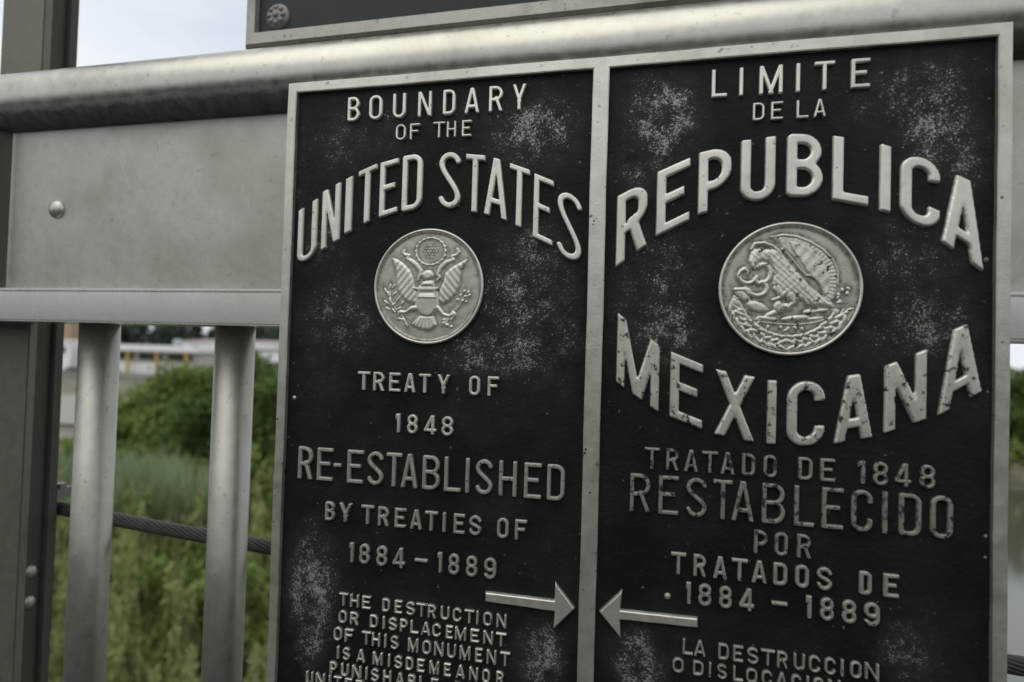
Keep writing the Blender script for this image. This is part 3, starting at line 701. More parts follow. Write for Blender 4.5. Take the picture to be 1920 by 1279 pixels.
# ------------------------------------------------------------------ height-field meshes cut along a signed distance contour
def field_mesh(name, xs, zs, D, H, ybase, mat, parent, sink=0.0005, warp=None, smooth=True):
    """D<0 is inside; H is height toward the viewer; the border lies on D=0"""
    ny, nx = D.shape; inside = D < 0
    if not inside.any(): return None
    vid = -np.ones((ny, nx), int); V = []; jj, ii = np.nonzero(inside)
    vid[jj, ii] = np.arange(len(jj))
    V = [(xs[i], ybase - H[j, i], zs[j]) for j, i in zip(jj, ii)]
    code = inside[:-1, :-1] * 1 + inside[:-1, 1:] * 2 + inside[1:, 1:] * 4 + inside[1:, :-1] * 8
    fj, fi = np.nonzero(code == 15)
    full = np.stack([vid[fj, fi], vid[fj, fi + 1], vid[fj + 1, fi + 1], vid[fj + 1, fi]], 1)
    cache = {}; polys = {3: [], 4: [], 5: [], 6: []}
    def cross(a, b):
        k = (a, b) if a < b else (b, a)
        if k not in cache:
            (ja, ia), (jb, ib) = k; da, db = D[ja, ia], D[jb, ib]; f = da / (da - db)
            cache[k] = len(V); V.append((xs[ia] + (xs[ib] - xs[ia]) * f, ybase + sink, zs[ja] + (zs[jb] - zs[ja]) * f))
        return cache[k]
    for j, i in zip(*np.nonzero((code > 0) & (code < 15))):
        c = [(j, i), (j, i + 1), (j + 1, i + 1), (j + 1, i)]; p = []
        for k in range(4):
            a, b = c[k], c[(k + 1) % 4]
            if inside[a]: p.append(vid[a])
            if inside[a] != inside[b]: p.append(cross(a, b))
        if 3 <= len(p) <= 6: polys[len(p)].append(p)
    V = np.array(V)
    if warp is not None: V = warp(V)
    return mesh_np(name, V, [full] + [np.array(p) for p in polys.values() if p], mat, parent, smooth)

def sd_box(X, Z, a, b, r):
    ax, az = a; bx_, bz = b; L = math.hypot(bx_ - ax, bz - az); ux, uz = (bx_ - ax) / L, (bz - az) / L
    cx, cz = (ax + bx_) / 2, (az + bz) / 2
    p = np.abs((X - cx) * ux + (Z - cz) * uz) - L / 2; q = np.abs(-(X - cx) * uz + (Z - cz) * ux) - r
    return np.minimum(np.maximum(p, q), 0) + np.hypot(np.maximum(p, 0), np.maximum(q, 0))
def sd_rbox(X, Z, x0, x1, z0, z1, rl, rr):
    """rounded box outline, left corners radius rl, right corners rr"""
    cx, cz = (x0 + x1) / 2, (z0 + z1) / 2; px, pz = X - cx, Z - cz
    r = np.where(px > 0, rr, rl); qx = np.abs(px) - (x1 - x0) / 2 + r; qz = np.abs(pz) - (z1 - z0) / 2 + r
    return np.minimum(np.maximum(qx, qz), 0) + np.hypot(np.maximum(qx, 0), np.maximum(qz, 0)) - r
def sd_line(X, Z, pts, r):
    """polyline of constant or per-vertex radius, round ends"""
    d = np.full(X.shape, 1e9); rr = r if hasattr(r, '__len__') else [r] * len(pts)
    for k in range(len(pts) - 1):
        (ax, az), (bx_, bz) = pts[k], pts[k + 1]; vx, vz = bx_ - ax, bz - az; q = vx * vx + vz * vz + 1e-12
        t_ = np.clip(((X - ax) * vx + (Z - az) * vz) / q, 0, 1)
        d = np.minimum(d, np.hypot(X - ax - vx * t_, Z - az - vz * t_) - (rr[k] + (rr[k + 1] - rr[k]) * t_))
    return d
def sd_poly(X, Z, P):
    d = np.full(X.shape, 1e9); s = np.ones(X.shape); n = len(P)
    for i in range(n):
        (ax, az), (bx_, bz) = P[i], P[i - 1]; ex, ez = bx_ - ax, bz - az; wx, wz = X - ax, Z - az
        t_ = np.clip((wx * ex + wz * ez) / (ex * ex + ez * ez + 1e-12), 0, 1)
        d = np.minimum(d, (wx - ex * t_) ** 2 + (wz - ez * t_) ** 2)
        c1 = Z >= az; c2 = Z < bz; c3 = ex * wz > ez * wx
        s = np.where((c1 & c2 & c3) | (~c1 & ~c2 & ~c3), -s, s)
    return s * np.sqrt(d)
def sd_ell(X, Z, cx, cz, rx, rz, rot=0):
    c, s = math.cos(rot), math.sin(rot); x = (X - cx) * c + (Z - cz) * s; z = -(X - cx) * s + (Z - cz) * c
    k = np.hypot(x / rx, z / rz); return (k - 1) * min(rx, rz)

def glyph(ch, w, h, s, X, Z):
    r = s / 2; U = np.minimum; VB = lambda x, z0=0, z1=h: sd_box(X, Z, (x, z0), (x, z1), r)
    HB = lambda z, x0=0, x1=w: sd_box(X, Z, (x0, z), (x1, z), r)
    ring = lambda x0, x1, z0, z1, rl, rr: np.abs(sd_rbox(X, Z, x0, x1, z0, z1, rl, rr)) - r
    R = (w - s) / 2; e = 0.6 * h
    def diag(a, b):   # extended past both ends, clipped by the cell afterwards
        a = np.array(a, float); b = np.array(b, float); u_ = (b - a) / np.linalg.norm(b - a)
        return sd_box(X, Z, tuple(a - u_ * s), tuple(b + u_ * s), r)
    if ch == 'I': d = VB(w / 2)
    elif ch == '1': d = U(VB(w - r), diag((w - s * 1.0, h - r * 0.9), (0.1, h - s * 1.3)))
    elif ch == '-': d = HB(h * 0.5, 0, w)
    elif ch == 'L': d = U(VB(r), HB(r))
    elif ch == 'T': d = U(VB(w / 2), HB(h - r))
    elif ch == 'E': d = U(U(VB(r), HB(r)), U(HB(h - r), HB(h * 0.52, 0, w * 0.84)))
    elif ch == 'F': d = U(U(VB(r), HB(h - r)), HB(h * 0.52, 0, w * 0.84))
    elif ch == 'H': d = U(U(VB(r), VB(w - r)), HB(h * 0.5, r, w - r))
    elif ch == 'O': d = ring(r, w - r, r, h - r, R * 0.92, R * 0.92)
    elif ch == 'D': d = ring(r, w - r, r, h - r, 0.01, R * 0.95)
    elif ch == 'U': d = ring(r, w - r, r, h + w, R * 0.95, R * 0.95)
    elif ch == 'C':
        d = ring(r, w - r, r, h - r, R * 0.95, R * 0.95)
        cut = np.maximum(w * 0.5 - X, np.abs(Z - h * 0.5) - h * 0.165 - 0.10 * (X - w * .5))
        d = np.maximum(d, -cut)
    elif ch == 'P': d = U(VB(r), ring(r, w - r, h * 0.42, h - r, 0.01, min(R * 1.3, h * 0.26)))
    elif ch == 'R': d = U(U(VB(r), ring(r, w - r * 1.1, h * 0.47, h - r, 0.01, min(R * 1.2, h * 0.24))), diag((w * 0.56, h * 0.46), (w - r * 1.05, 0)))
    elif ch == 'B': d = U(ring(r, w - r * 1.3, h * 0.52, h - r, 0.01, min(R * 1.2, h * 0.2)), ring(r, w - r, r, h * 0.52, 0.01, min(R * 1.2, h * 0.23)))
    elif ch == 'A': d = U(U(diag((s * 0.55, 0), (w / 2 - s * 0.08, h)), diag((w - s * 0.55, 0), (w / 2 + s * 0.08, h))), HB(h * 0.27, w * 0.22, w * 0.78))
    elif ch == 'M': d = U(U(VB(r), VB(w - r)), U(diag((r * 1.05, h), (w / 2, h * 0.10)), diag((w - r * 1.05, h), (w / 2, h * 0.10))))
    elif ch == 'm': d = U(U(diag((r * 0.9, h), (r * 0.9, 0)), diag((w - r * 0.9, h), (w - r * 0.9, 0))), U(diag((r, h), (w / 2, 0)), diag((w - r, h), (w / 2, 0))))
    elif ch == 'N': d = U(U(VB(r), VB(w - r)), diag((r * 1.1, h), (w - r * 1.1, 0)))
    elif ch == 'X': d = U(diag((s * 0.55, 0), (w - s * 0.6, h)), diag((w - s * 0.55, 0), (s * 0.6, h)))
    elif ch == 'Y': d = U(VB(w / 2, 0, h * 0.45), U(diag((s * 0.5, h), (w / 2, h * 0.40)), diag((w - s * 0.5, h), (w / 2, h * 0.40))))
    elif ch == '4':
        d = U(U(VB(w * 0.70), HB(h * 0.24)), sd_box(X, Z, (r * 0.9, h * 0.22), (w * 0.70 - r * 0.2, h), r))
    elif ch == '8': d = U(ring(r * 1.15, w - r * 1.15, h * 0.51, h - r, R * 0.9, R * 0.9), ring(r, w - r, r, h * 0.51, R * 0.95, R * 0.95))
    elif ch == '9':
        d = ring(r, w - r, h * 0.42, h - r, R * 0.95, R * 0.95)
        lo = ring(r, w - r, r, h * 0.8, R * 0.95, R * 0.95); lo = np.maximum(lo, -np.maximum(X - w * 0.55, h * 0.24 - Z))
        lo = np.maximum(lo, Z - h * 0.72); lo = np.where((X < w * 0.5) & (Z > h * 0.4), 9, lo); d = U(d, lo)
    elif ch == 'S':
        ry = min(R, h * 0.25); ct = h - r - ry; cb_ = r + ry; P = []; a_s = 0.30 if h > 18 else 0.62
        P += [(w / 2 + R * math.cos(a), ct + ry * math.sin(a)) for a in np.linspace(a_s, math.pi, 14)]
        a0, a1, a2, a3 = (r, ct), (r, ct - h * 0.17), (w - r, cb_ + h * 0.17), (w - r, cb_)
        for f in np.linspace(0, 1, 14)[1:]:
            g = 1 - f; P.append(tuple(g ** 3 * a0[i] + 3 * g * g * f * a1[i] + 3 * g * f * f * a2[i] + f ** 3 * a3[i] for i in (0, 1)))
        P += [(w / 2 + R * math.cos(a), cb_ + ry * math.sin(a)) for a in np.linspace(0, -math.pi + a_s, 14)][1:]
        d = sd_line(X, Z, P, r)
    else: raise ValueError(ch)
    cell = np.maximum(np.maximum(-X, X - w), np.maximum(-Z, Z - h))
    return np.maximum(d, cell)

def letter_mesh(ch, w, h, s, warp, mat, parent, depth, ground):
    step = max(0.28, s / 7.5)
    xs = np.arange(-step, w + 2 * step, step); zs = np.arange(-step, h + 2 * step, step)
    X, Z = np.meshgrid(xs, zs); D = glyph(ch, w, h, s, X, Z) 
    f = np.clip(-D / (0.10 * s + 0.1), 0, 1); H = (depth * (0.55 + 0.45 * np.sin(f * math.pi / 2))) + 0.10e-3 * np.clip(-D / (0.5 * s), 0, 1)
    return field_mesh('letter', xs, zs, D, H, ground, mat, parent, warp=warp)

# ------------------------------------------------------------------ the boundary plaque
W_, H_, FW, DW = 0.660, 0.86, 0.0100, 0.0150
GR = 0.0048                       # depth of the painted ground behind the frame face
plq = empty('boundary_plaque', (0.33, 0.006, -0.86), 'black and silver cast metal boundary plaque with raised lettering in two panels', 'plaque')
import bmesh
bm = bmesh.new()
gxs = [0, FW, W_ / 2 - DW / 2, W_ / 2 + DW / 2, W_ - FW, W_]
ys_ = [0, -FW * 1.02, -H_ + FW, -H_]
def sub_grid(a, b, k): return list(np.linspace(a, b, k))
vv = {}
def gv(x, z):
    k = (round(x, 6), round(z, 6))
    if k not in vv: vv[k] = bm.verts.new((x, -0.0004, z))
    return vv[k]
for i in range(5):
    for j in range(3):
        if j == 1 and i in (1, 3): continue
        nxs = sub_grid(gxs[i], gxs[i + 1], 12 if i in (1, 3) else 2); nzs = sub_grid(ys_[j], ys_[j + 1], 30 if j == 1 else 2)
        for a in range(len(nxs) - 1):
            for c in range(len(nzs) - 1):
                bm.faces.new([gv(nxs[a], nzs[c + 1]), gv(nxs[a + 1], nzs[c + 1]), gv(nxs[a + 1], nzs[c]), gv(nxs[a], nzs[c])])
for v_ in bm.verts:   # the casting is not dead straight
    if True:
        x, z = v_.co.x, v_.co.z
        v_.co.x += 0.00022 * math.sin(z * 31 + x * 7) + 0.00014 * math.sin(z * 83 + 2)
        v_.co.z += 0.00020 * math.sin(x * 27 + 1) + 0.00012 * math.sin(x * 91)
        v_.co.y += 0.00018 * math.sin(x * 23 + z * 19)
front = list(bm.faces)
r_ = bmesh.ops.extrude_face_region(bm, geom=front)
for v_ in [g for g in r_['geom'] if isinstance(g, bmesh.types.BMVert)]: v_.co.y = 0.013
for v_ in bm.verts: pass
bmesh.ops.recalc_face_normals(bm, faces=bm.faces)
ed = [e_ for e_ in bm.edges if e_.calc_face_angle(0) > 1.0 and all(v_.co.y < 0.004 for v_ in e_.verts)]
bmesh.ops.bevel(bm, geom=ed, offset=0.0007, segments=3, affect='EDGES')
me = bpy.data.meshes.new('frame'); bm.to_mesh(me); bm.free()
link('frame', me, M['frame'], plq)

def wear_at(X, Z):
    w = 0.10 + 0.10 * np.sin(X * 37 + 2 * np.sin(Z * 21)) * np.sin(Z * 29 + 1.5 * np.sin(X * 33))
    rs = np.random.RandomState(3)
    for cx, cz, rx, rz, s in WEAR:
        d = np.hypot((X * 1000 - cx) / rx, (Z * 1000 - cz) / rz)
        w = np.maximum(w, s * 0.92 * np.clip((1.75 - d) / 1.25, 0, 1) ** 1.35)
    return w
for side, (x0, x1) in enumerate(((gxs[1] - 0.002, gxs[2] + 0.002), (gxs[3] - 0.002, gxs[4] + 0.002))):
    nx, nz = 84, 214
    xs = np.linspace(x0, x1, nx); zs = np.linspace(-H_ + 0.004, -0.004, nz); X, Z = np.meshgrid(xs, zs)
    Y = GR + 0.00015 * np.sin(X * 60) * np.sin(Z * 47)
    V = np.stack([X.ravel(), Y.ravel(), Z.ravel()], 1); I = np.arange(nx * nz).reshape(nz, nx)
    F = np.stack([I[:-1, :-1].ravel(), I[:-1, 1:].ravel(), I[1:, 1:].ravel(), I[1:, :-1].ravel()], 1)
    o = mesh_np('panel', V, F, M['enamel'], plq, True, {'wear': wear_at(X, Z).ravel()})
    o['label'] = 'black enamelled panel with English text' if side == 0 else 'black enamelled panel with Spanish text'
MB().quadbox(0.003, W_ - 0.003, 0.0056, 0.0126, -H_ + 0.003, -0.003).build('back_plate', M['bolt'], plq)

mm = 0.001
for name, T, B, sw, L in LINES:
    h = T - B; s = sw * 1.04 if h > 16 else 1.95
    if name in ('REST',): s = 3.7
    mat = M['letter']
    if name in ('TRAT',): mat = M['letter_worn']
    elif name in ('REST', 'POR'): mat = M['letter_worn']
    elif name in ('TDOS', 'R1884', 'LAD', 'ODIS', 'REEST', 'BYTR', '1884'): mat = M['letter_dim']
    for c, a, b_ in L:
        w = b_ - a
        hh = h
        zb = B
        sc_ = s
        if c == '1': w = max(w, s * 1.35)
        if c == 'I': w = s
        cx = (a + b_) / 2
        def warp(V, cx=cx, w=w, zb=zb):
            V = V.copy(); V[:, 0] = (V[:, 0] + cx - w / 2) * mm; V[:, 2] = (V[:, 2] + zb) * mm; return V
        letter_mesh(c, w, hh, sc_, warp, mat, plq, 0.0032, GR)
for name, s, L in ARCHED:
    for c, X0, X1, tl, tr, bl, br in L:
        w = X1 - X0; h = ((tl - bl) + (tr - br)) / 2
        s = {'UNITED': 6.0, 'REPUBLICA': 9.0, 'MEXICANA': 8.5}[name]
        s_ = max(w, s * 0.9) if c == 'I' else s
        def warp(V, X0=X0, w=w, h=h, tl=tl, tr=tr, bl=bl, br=br):
            V = V.copy(); u_ = V[:, 0] / w; v_ = V[:, 2] / h
            z = (bl + (br - bl) * u_) * (1 - v_) + (tl + (tr - tl) * u_) * v_
            V[:, 0] = (X0 + V[:, 0]) * mm; V[:, 2] = z * mm; return V
        letter_mesh('m' if c == 'M' and name == 'MEXICANA' else c, w, h, s_, warp, M['letter_flaked'] if name == 'MEXICANA' else M['letter'], plq, 0.0036, GR)
for P in ARROWS:
    P = np.array(P); x0, x1 = P[:, 0].min() - 1, P[:, 0].max() + 1; z0, z1 = P[:, 1].min() - 1, P[:, 1].max() + 1
    xs = np.arange(x0, x1, 0.55); zs = np.arange(z0, z1, 0.55); X, Z = np.meshgrid(xs, zs); D = sd_poly(X, Z, [tuple(p) for p in P])
    H = 0.0042 * (0.3 + 0.7 * np.clip(-D / 1.0, 0, 1))
    def warp(V): V = V.copy(); V[:, 0] *= mm; V[:, 2] *= mm; return V
    field_mesh('arrow', xs, zs, D, H, GR, M['letter'], plq, warp=warp)
# casting lumps
for x, z, r, h in ((0.4010, -0.4935, 0.0030, 0.0022), (0.0175, -0.333, 0.0022, 0.0008)):
    MB().dome((x, GR, z), r, h, (0, -1, 0.2), 12, 4).build('casting_lump', M['seal'], plq, True)

M['dirt'] = plain('dried_dirt', (0.26, 0.21, 0.13), (0.16, 0.13, 0.08), 300, 0.9, bmp=0.5, bd=0.001)
M['chip'] = plain('black_chip', (0.012, 0.012, 0.011), None, 300, 0.6)
for x, z, r, mt in ((0.3245, -0.1500, 0.0022, 'dirt'), (0.3270, -0.1545, 0.0018, 'dirt'), (0.3262, -0.1580, 0.0015, 'dirt'), (0.3290, -0.1525, 0.0012, 'dirt'), (0.3250, -0.3665, 0.0012, 'chip'), (0.3240, -0.3700, 0.0014, 'chip'),
                    (0.3228, -0.3725, 0.0010, 'chip'), (0.3300, -0.4060, 0.0013, 'chip'), (0.0024, -0.3560, 0.0014, 'chip'), (0.0090, -0.4020, 0.0010, 'chip'), (0.6530, -0.1430, 0.0016, 'dirt')):
    MB().dome((x, -0.0002, z), r, 0.0005, (0, -1, 0), 7, 3).build('dirt_spot' if mt == 'dirt' else 'paint_spot', M[mt], plq, True)
for x, z, r in ((0.6452, -0.1925, 0.0020), (0.6470, -0.4160, 0.0016), (0.6468, -0.4330, 0.0013), (0.6472, -0.3000, 0.0010)):
    MB().dome((x, GR, z), r, 0.0009, (0, -1, 0), 8, 3).build('dirt_spot', M['dirt'], plq, True)

# ------------------------------------------------------------------ the two seals
def seal(cx, cz, R0, label, comps, step=0.0115, chipped=False):
    """field disc with raised rim; comps: (name, sdf, depth, bevel, texture, base)"""
    top = 0.0008
    xs = np.arange(-1.02, 1.021, 0.0125); X, Z = np.meshgrid(xs, xs); D = np.hypot(X, Z) - 0.99
    rr = np.hypot(X, Z)
    H = (GR - top) * np.clip(-D / 0.04, 0.0, 1) - 0.0010 * smooth01((0.95 - rr) / 0.05) + 0.0007 * smooth01((0.6 - rr) / 0.6)
    H = H + 0.00010 * np.sin(X * 17 + 2 * np.sin(Z * 9)) * np.sin(Z * 13)
    def warp(V): V = V.copy(); V[:, 0] = V[:, 0] * R0 + cx; V[:, 2] = V[:, 2] * R0 + cz; return V
    disc = field_mesh('seal', xs, xs, D, H, GR, M['seal_mx' if chipped else 'seal_us'], plq, warp=warp)
    dv = np.empty(len(disc.data.vertices) * 3, np.float32); disc.data.vertices.foreach_get('co', dv); dv = dv.reshape(-1, 3)
    U_ = (dv[:, 0] - cx) / R0; V_ = (dv[:, 2] - cz) / R0
    near = np.minimum.reduce([c_[1](U_, V_) for c_ in comps])
    res = np.maximum(np.clip(1 - near / 0.06, 0, 1), np.clip((np.hypot(U_, V_) - 0.87) / 0.07, 0, 1))
    ra = disc.data.attributes.new('residue', 'FLOAT', 'POINT'); ra.data.foreach_set('value', res.astype(np.float32))
    disc['label'] = label
    ring = []
    m = MB(); n = 120; k2 = 10
    for i in range(n):
        a = 2 * math.pi * i / n
        for j in range(k2):
            q = 2 * math.pi * j / k2; rad = (0.975 + 0.024 * math.cos(q)) * R0
            m.V.append((cx + rad * math.cos(a), 0.0010 - 0.0014 * math.sin(q) + 0.0003, cz + rad * math.sin(a)))
    for i in range(n):
        for j in range(k2):
            m.F.append((i * k2 + j, ((i + 1) % n) * k2 + j, ((i + 1) % n) * k2 + (j + 1) % k2, i * k2 + (j + 1) % k2))
    m.build('rim', M['relief'], disc, True)
    xs = np.arange(-0.97, 0.971, step); X, Z = np.meshgrid(xs, xs); rr = np.hypot(X, Z)
    basey = GR - ((GR - top) - 0.0010 * smooth01((0.95 - rr) / 0.05) + 0.0007 * smooth01((0.6 - rr) / 0.6))
    for name, fn, depth, bev, tex, lift in comps:
        D = np.maximum(fn(X, Z), rr - 0.955)
        if not (D < 0).any(): continue
        depth = depth * (0.82 if chipped else 0.9); f = np.clip(-D / bev, 0, 1); Hh = depth * (0.15 + 0.85 * np.sin(f * math.pi / 2)) + lift
        if tex is not None: Hh = Hh + tex(X, Z, D)
        jj, ii = np.nonzero(D < step * 2)
        j0, j1, i0, i1 = max(jj.min() - 1, 0), jj.max() + 2, max(ii.min() - 1, 0), ii.max() + 2
        Hs = Hh[j0:j1, i0:i1] - basey[j0:j1, i0:i1] + GR
        field_mesh(name, xs[i0:i1], xs[j0:j1], D[j0:j1, i0:i1], Hs, GR, M['relief_chipped'] if chipped else M['relief'], disc, sink=-0.0026 , warp=warp)
    return disc
def C1(*p): return [((x - 631) / 537, (645 - y) / 552) for x, y in p]
def C2(*p): return [((x - 702) / 617, (640 - y) / 575) for x, y in p]
def union(*f):
    return lambda X, Z: np.minimum.reduce([g(X, Z) for g in f])
def poly(P, r=0.012): return lambda X, Z: sd_poly(X, Z, P) - r
def line(P, r): return lambda X, Z: sd_line(X, Z, P, r)
def leaf(p, ang, L, wd): return lambda X, Z: sd_ell(X, Z, p[0], p[1], L, wd, ang)

# -- eagle with shield, cloud ring, ribbon, branch and arrows
def feather_l(X, Z, D): return 0.00016 * np.sin((X * 0.62 - Z * 0.55) * 85 + 7 * Z * Z)
def feather_r(X, Z, D): return 0.00016 * np.sin((X * 0.62 + Z * 0.55) * 85 - 7 * Z * Z)
wing_l = C1((272, 372), (330, 392), (400, 440), (455, 500), (482, 560), (500, 640), (520, 700), (525, 800), (478, 812), (420, 785), (372, 740), (335, 680), (318, 600), (315, 520), (292, 440))
wing_r = C1((1000, 390), (930, 425), (850, 470), (800, 520), (785, 600), (752, 680), (745, 780), (780, 815), (850, 780), (905, 720), (935, 640), (940, 560), (950, 490), (985, 440))
body = C1((545, 640), (700, 640), (735, 720), (745, 850), (700, 930), (640, 945), (560, 930), (510, 850), (520, 720))
shield_p = C1((478, 655), (740, 655), (738, 672), (722, 690), (725, 860), (690, 915), (632, 935), (570, 915), (535, 860), (533, 690), (482, 676))
ribbon = union(line(C1((385, 300), (375, 325), (400, 345), (440, 345), (420, 380), (470, 410), (520, 450), (560, 500), (545, 560), (530, 590)), [0.03, 0.035, 0.04, 0.03, 0.04, 0.05, 0.05, 0.045, 0.035, 0.03]),
               line(C1((905, 290), (925, 320), (900, 350), (855, 360), (870, 395), (800, 420), (750, 470), (725, 530), (745, 560), (725, 590)), [0.03, 0.035, 0.04, 0.03, 0.04, 0.05, 0.05, 0.045, 0.035, 0.03]))
beads = [C1((648 + 147 * math.cos(a), 312 - 130 * math.sin(a)))[0] for a in np.linspace(0, 2 * math.pi, 19)[:-1]]
glory = union(lambda X, Z: np.abs(sd_ell(X, Z, 0.032, 0.603, 0.262, 0.232)) - 0.018, *[leaf(b_, k, 0.036, 0.027) for k, b_ in enumerate(beads)])
stars = [(0.032 + 0.055 * i + (0.0275 if j % 2 else 0), 0.603 + 0.05 * j) for j in (-2, -1, 0, 1, 2) for i in (-2, -1, 0, 1, 2) if abs(i) + abs(j) < 4]
head = union(lambda X, Z: sd_ell(X, Z, 0.0, 0.19, 0.115, 0.10), lambda X, Z: sd_poly(X, Z, C1((580, 600), (690, 590), (700, 650), (560, 650))) - 0.01,
             line(C1((600, 525), (565, 540), (558, 562)), [0.05, 0.035, 0.015]))
tail = C1((560, 925), (700, 925), (735, 1010), (700, 1040), (660, 1062), (610, 1062), (540, 1045), (480, 1005))
legs = union(line(C1((560, 850), (480, 855), (420, 895), (370, 895)), [0.06, 0.05, 0.035, 0.05]), line(C1((690, 830), (740, 850), (790, 910), (850, 925), (890, 905)), [0.06, 0.045, 0.04, 0.035, 0.055]),
             line(C1((345, 920), (375, 885), (400, 920)), 0.025), line(C1((870, 960), (905, 915), (880, 885)), 0.03))
br = [line(C1((400, 940), (330, 880), (270, 790), (255, 680)), 0.012)]
for x, y, a in ((255, 650, 1.3), (290, 650, 1.0), (215, 690, 2.1), (240, 720, 1.9), (300, 720, 0.8), (220, 800, 2.4), (260, 780, 2.0), (330, 780, 1.1), (350, 760, 1.2), (300, 820, 0.7), (240, 860, 2.7), (300, 880, 2.3), (380, 810, 1.2), (350, 860, 0.5), (370, 960, 2.9), (430, 1010, 1.9), (410, 970, 2.2)):
    br.append(leaf(C1((x, y))[0], a, 0.065, 0.024))
ar_ = [line(C1((800 + 8 * k, 1010 - 4 * k), (985 + 14 * k, 740 - 3 * k)), 0.012) for k in (-2, 0, 2)]
for x, y in ((985, 690), (1025, 700), (950, 730), (990, 740), (1035, 730), (920, 770), (965, 780), (1005, 790)): ar_.append(leaf(C1((x, y))[0], 1.0, 0.04, 0.025))
for x, y in ((800, 990), (830, 1010), (870, 1025), (800, 960)): ar_.append(leaf(C1((x, y))[0], 0.3, 0.045, 0.03))
seal(0.1641, -0.2158, 0.0578, 'round silver seal with spread eagle and striped shield', [
    ('wing', poly(wing_l), 0.0016, 0.06, feather_l, 0.0), ('wing', poly(wing_r), 0.0016, 0.06, feather_r, 0.0),
    ('ribbon', ribbon, 0.0013, 0.04, None, 0.0), ('cloud_ring', glory, 0.0012, 0.03, None, 0.0),
    ('star_field', union(*[leaf(p, 0, 0.016, 0.016) for p in stars]), 0.0006, 0.014, None, 0.0),
    ('eagle_body', poly(body, 0.01), 0.0019, 0.09, None, 0.0), ('eagle_head', head, 0.0024, 0.06, None, 0.0),
    ('shield', poly(shield_p, 0.006), 0.0028, 0.035, lambda X, Z, D: np.where(Z < -0.19, 0.00014 * np.sin(X * 130), 0) - 0.0007 * smooth01((0.14 - np.abs(X)) / 0.02) * smooth01((0.035 - np.abs(Z + 0.11)) / 0.015) + 0.0004 * (np.abs(Z + 0.185) < 0.016) + 0.0004 * (Z > -0.045), 0.0),
    ('tail', poly(tail, 0.008), 0.0015, 0.05, lambda X, Z, D: 0.00022 * np.sin(np.arctan2(X, -(Z + 0.35)) * 34), 0.0),
    ('legs', legs, 0.0018, 0.05, None, 0.0), ('olive_branch', union(*br), 0.0011, 0.022, None, 0.0), ('arrow_bundle', union(*ar_), 0.0012, 0.022, None, 0.0)])

# -- eagle on a cactus with a snake, wreath below
wing = C2((545, 195), (640, 183), (750, 195), (850, 230), (950, 285), (1030, 350), (1085, 430), (1108, 520), (1105, 620), (1080, 720), (1040, 765), (1000, 740), (985, 640), (950, 560), (880, 540), (800, 470), (760, 390), (680, 330), (640, 300), (610, 250))
wing_in = C2((700, 230), (800, 255), (890, 310), (960, 380), (1010, 460), (1040, 560), (1030, 680), (1000, 700), (960, 600), (880, 530), (820, 450), (770, 370), (720, 300))
ebody = C2((372, 320), (400, 295), (500, 300), (600, 300), (650, 350), (700, 420), (790, 520), (880, 620), (980, 700), (1080, 775), (1040, 800), (960, 790), (900, 800), (850, 760), (790, 740), (740, 780), (700, 760), (660, 700), (600, 660), (560, 600), (570, 520), (545, 450), (520, 410), (450, 400), (410, 440), (375, 430), (355, 380))
crest = union(line(C2((370, 300), (400, 250), (480, 245), (560, 275), (620, 330), (630, 380)), [0.03, 0.035, 0.04, 0.035, 0.035, 0.03]), line(C2((372, 400), (385, 440), (410, 470)), [0.05, 0.04, 0.02]))
def arc(cx, cy, rx, ry, a0, a1, n=16): return C2(*[(cx + rx * math.cos(a), cy - ry * math.sin(a)) for a in np.linspace(math.radians(a0), math.radians(a1), n)])
snake = union(line(arc(345, 530, 78, 65, 110, 350), 0.042), line(C2((310, 470), (345, 490), (340, 520)), [0.04, 0.03, 0.02]), line(arc(478, 510, 62, 78, 130, -100), 0.045),
              line(arc(432, 640, 80, 62, 60, -170), 0.042), line(C2((400, 560), (440, 600), (470, 580)), 0.035), line(C2((355, 690), (330, 650), (240, 650)), [0.04, 0.05, 0.04]))
crest2 = union(line(C2((545, 195), (640, 180), (760, 195), (870, 240), (980, 310), (1060, 390), (1108, 500), (1110, 610)), [0.02, 0.035, 0.035, 0.035, 0.03, 0.03, 0.025, 0.02]),
               line(C2((640, 300), (700, 360), (790, 470), (850, 530), (930, 520)), [0.03, 0.02, 0.02, 0.025, 0.02]))
cactus = union(*[leaf(C2((x, y))[0], a, rx, ry) for x, y, rx, ry, a in ((300, 700, 0.16, 0.075, -0.8), (430, 800, 0.17, 0.085, -0.35), (620, 800, 0.085, 0.10, 0), (560, 860, 0.13, 0.05, 0.5), (690, 800, 0.06, 0.07, 0.6), (880, 840, 0.10, 0.05, 0.1), (985, 825, 0.10, 0.035, 0.15), (760, 895, 0.2, 0.05, 0.1), (520, 900, 0.16, 0.04, -0.1), (930, 895, 0.13, 0.03, 0.15), (235, 760, 0.06, 0.09, 0.2))])
talon = union(line(C2((720, 700), (740, 760), (700, 800), (650, 790)), [0.07, 0.05, 0.03, 0.03]), line(C2((600, 640), (640, 700), (690, 650)), [0.07, 0.05, 0.03]), line(C2((560, 740), (620, 720), (660, 680)), 0.03), line(C2((860, 770), (820, 700), (790, 720)), [0.04, 0.03, 0.02]))
band = line(C2((430, 895), (470, 930), (600, 945), (760, 948), (900, 935), (1000, 905)), 0.013)
wr = []
rs = np.random.RandomState(5)
for k in range(17):
    a = math.radians(200 + k * 8.1)
    for q, (dr, da) in enumerate(((0.0, 0.55), (0.09, -0.4), (-0.09, 0.2))):
        rr_ = 0.80 + dr * 0.9; sg = 1 if a > math.radians(268) else -1
        wr.append(leaf((rr_ * math.cos(a) + rs.uniform(-.01, .01), rr_ * math.sin(a)), a + sg * (math.pi / 2 - da) , 0.085, 0.032))
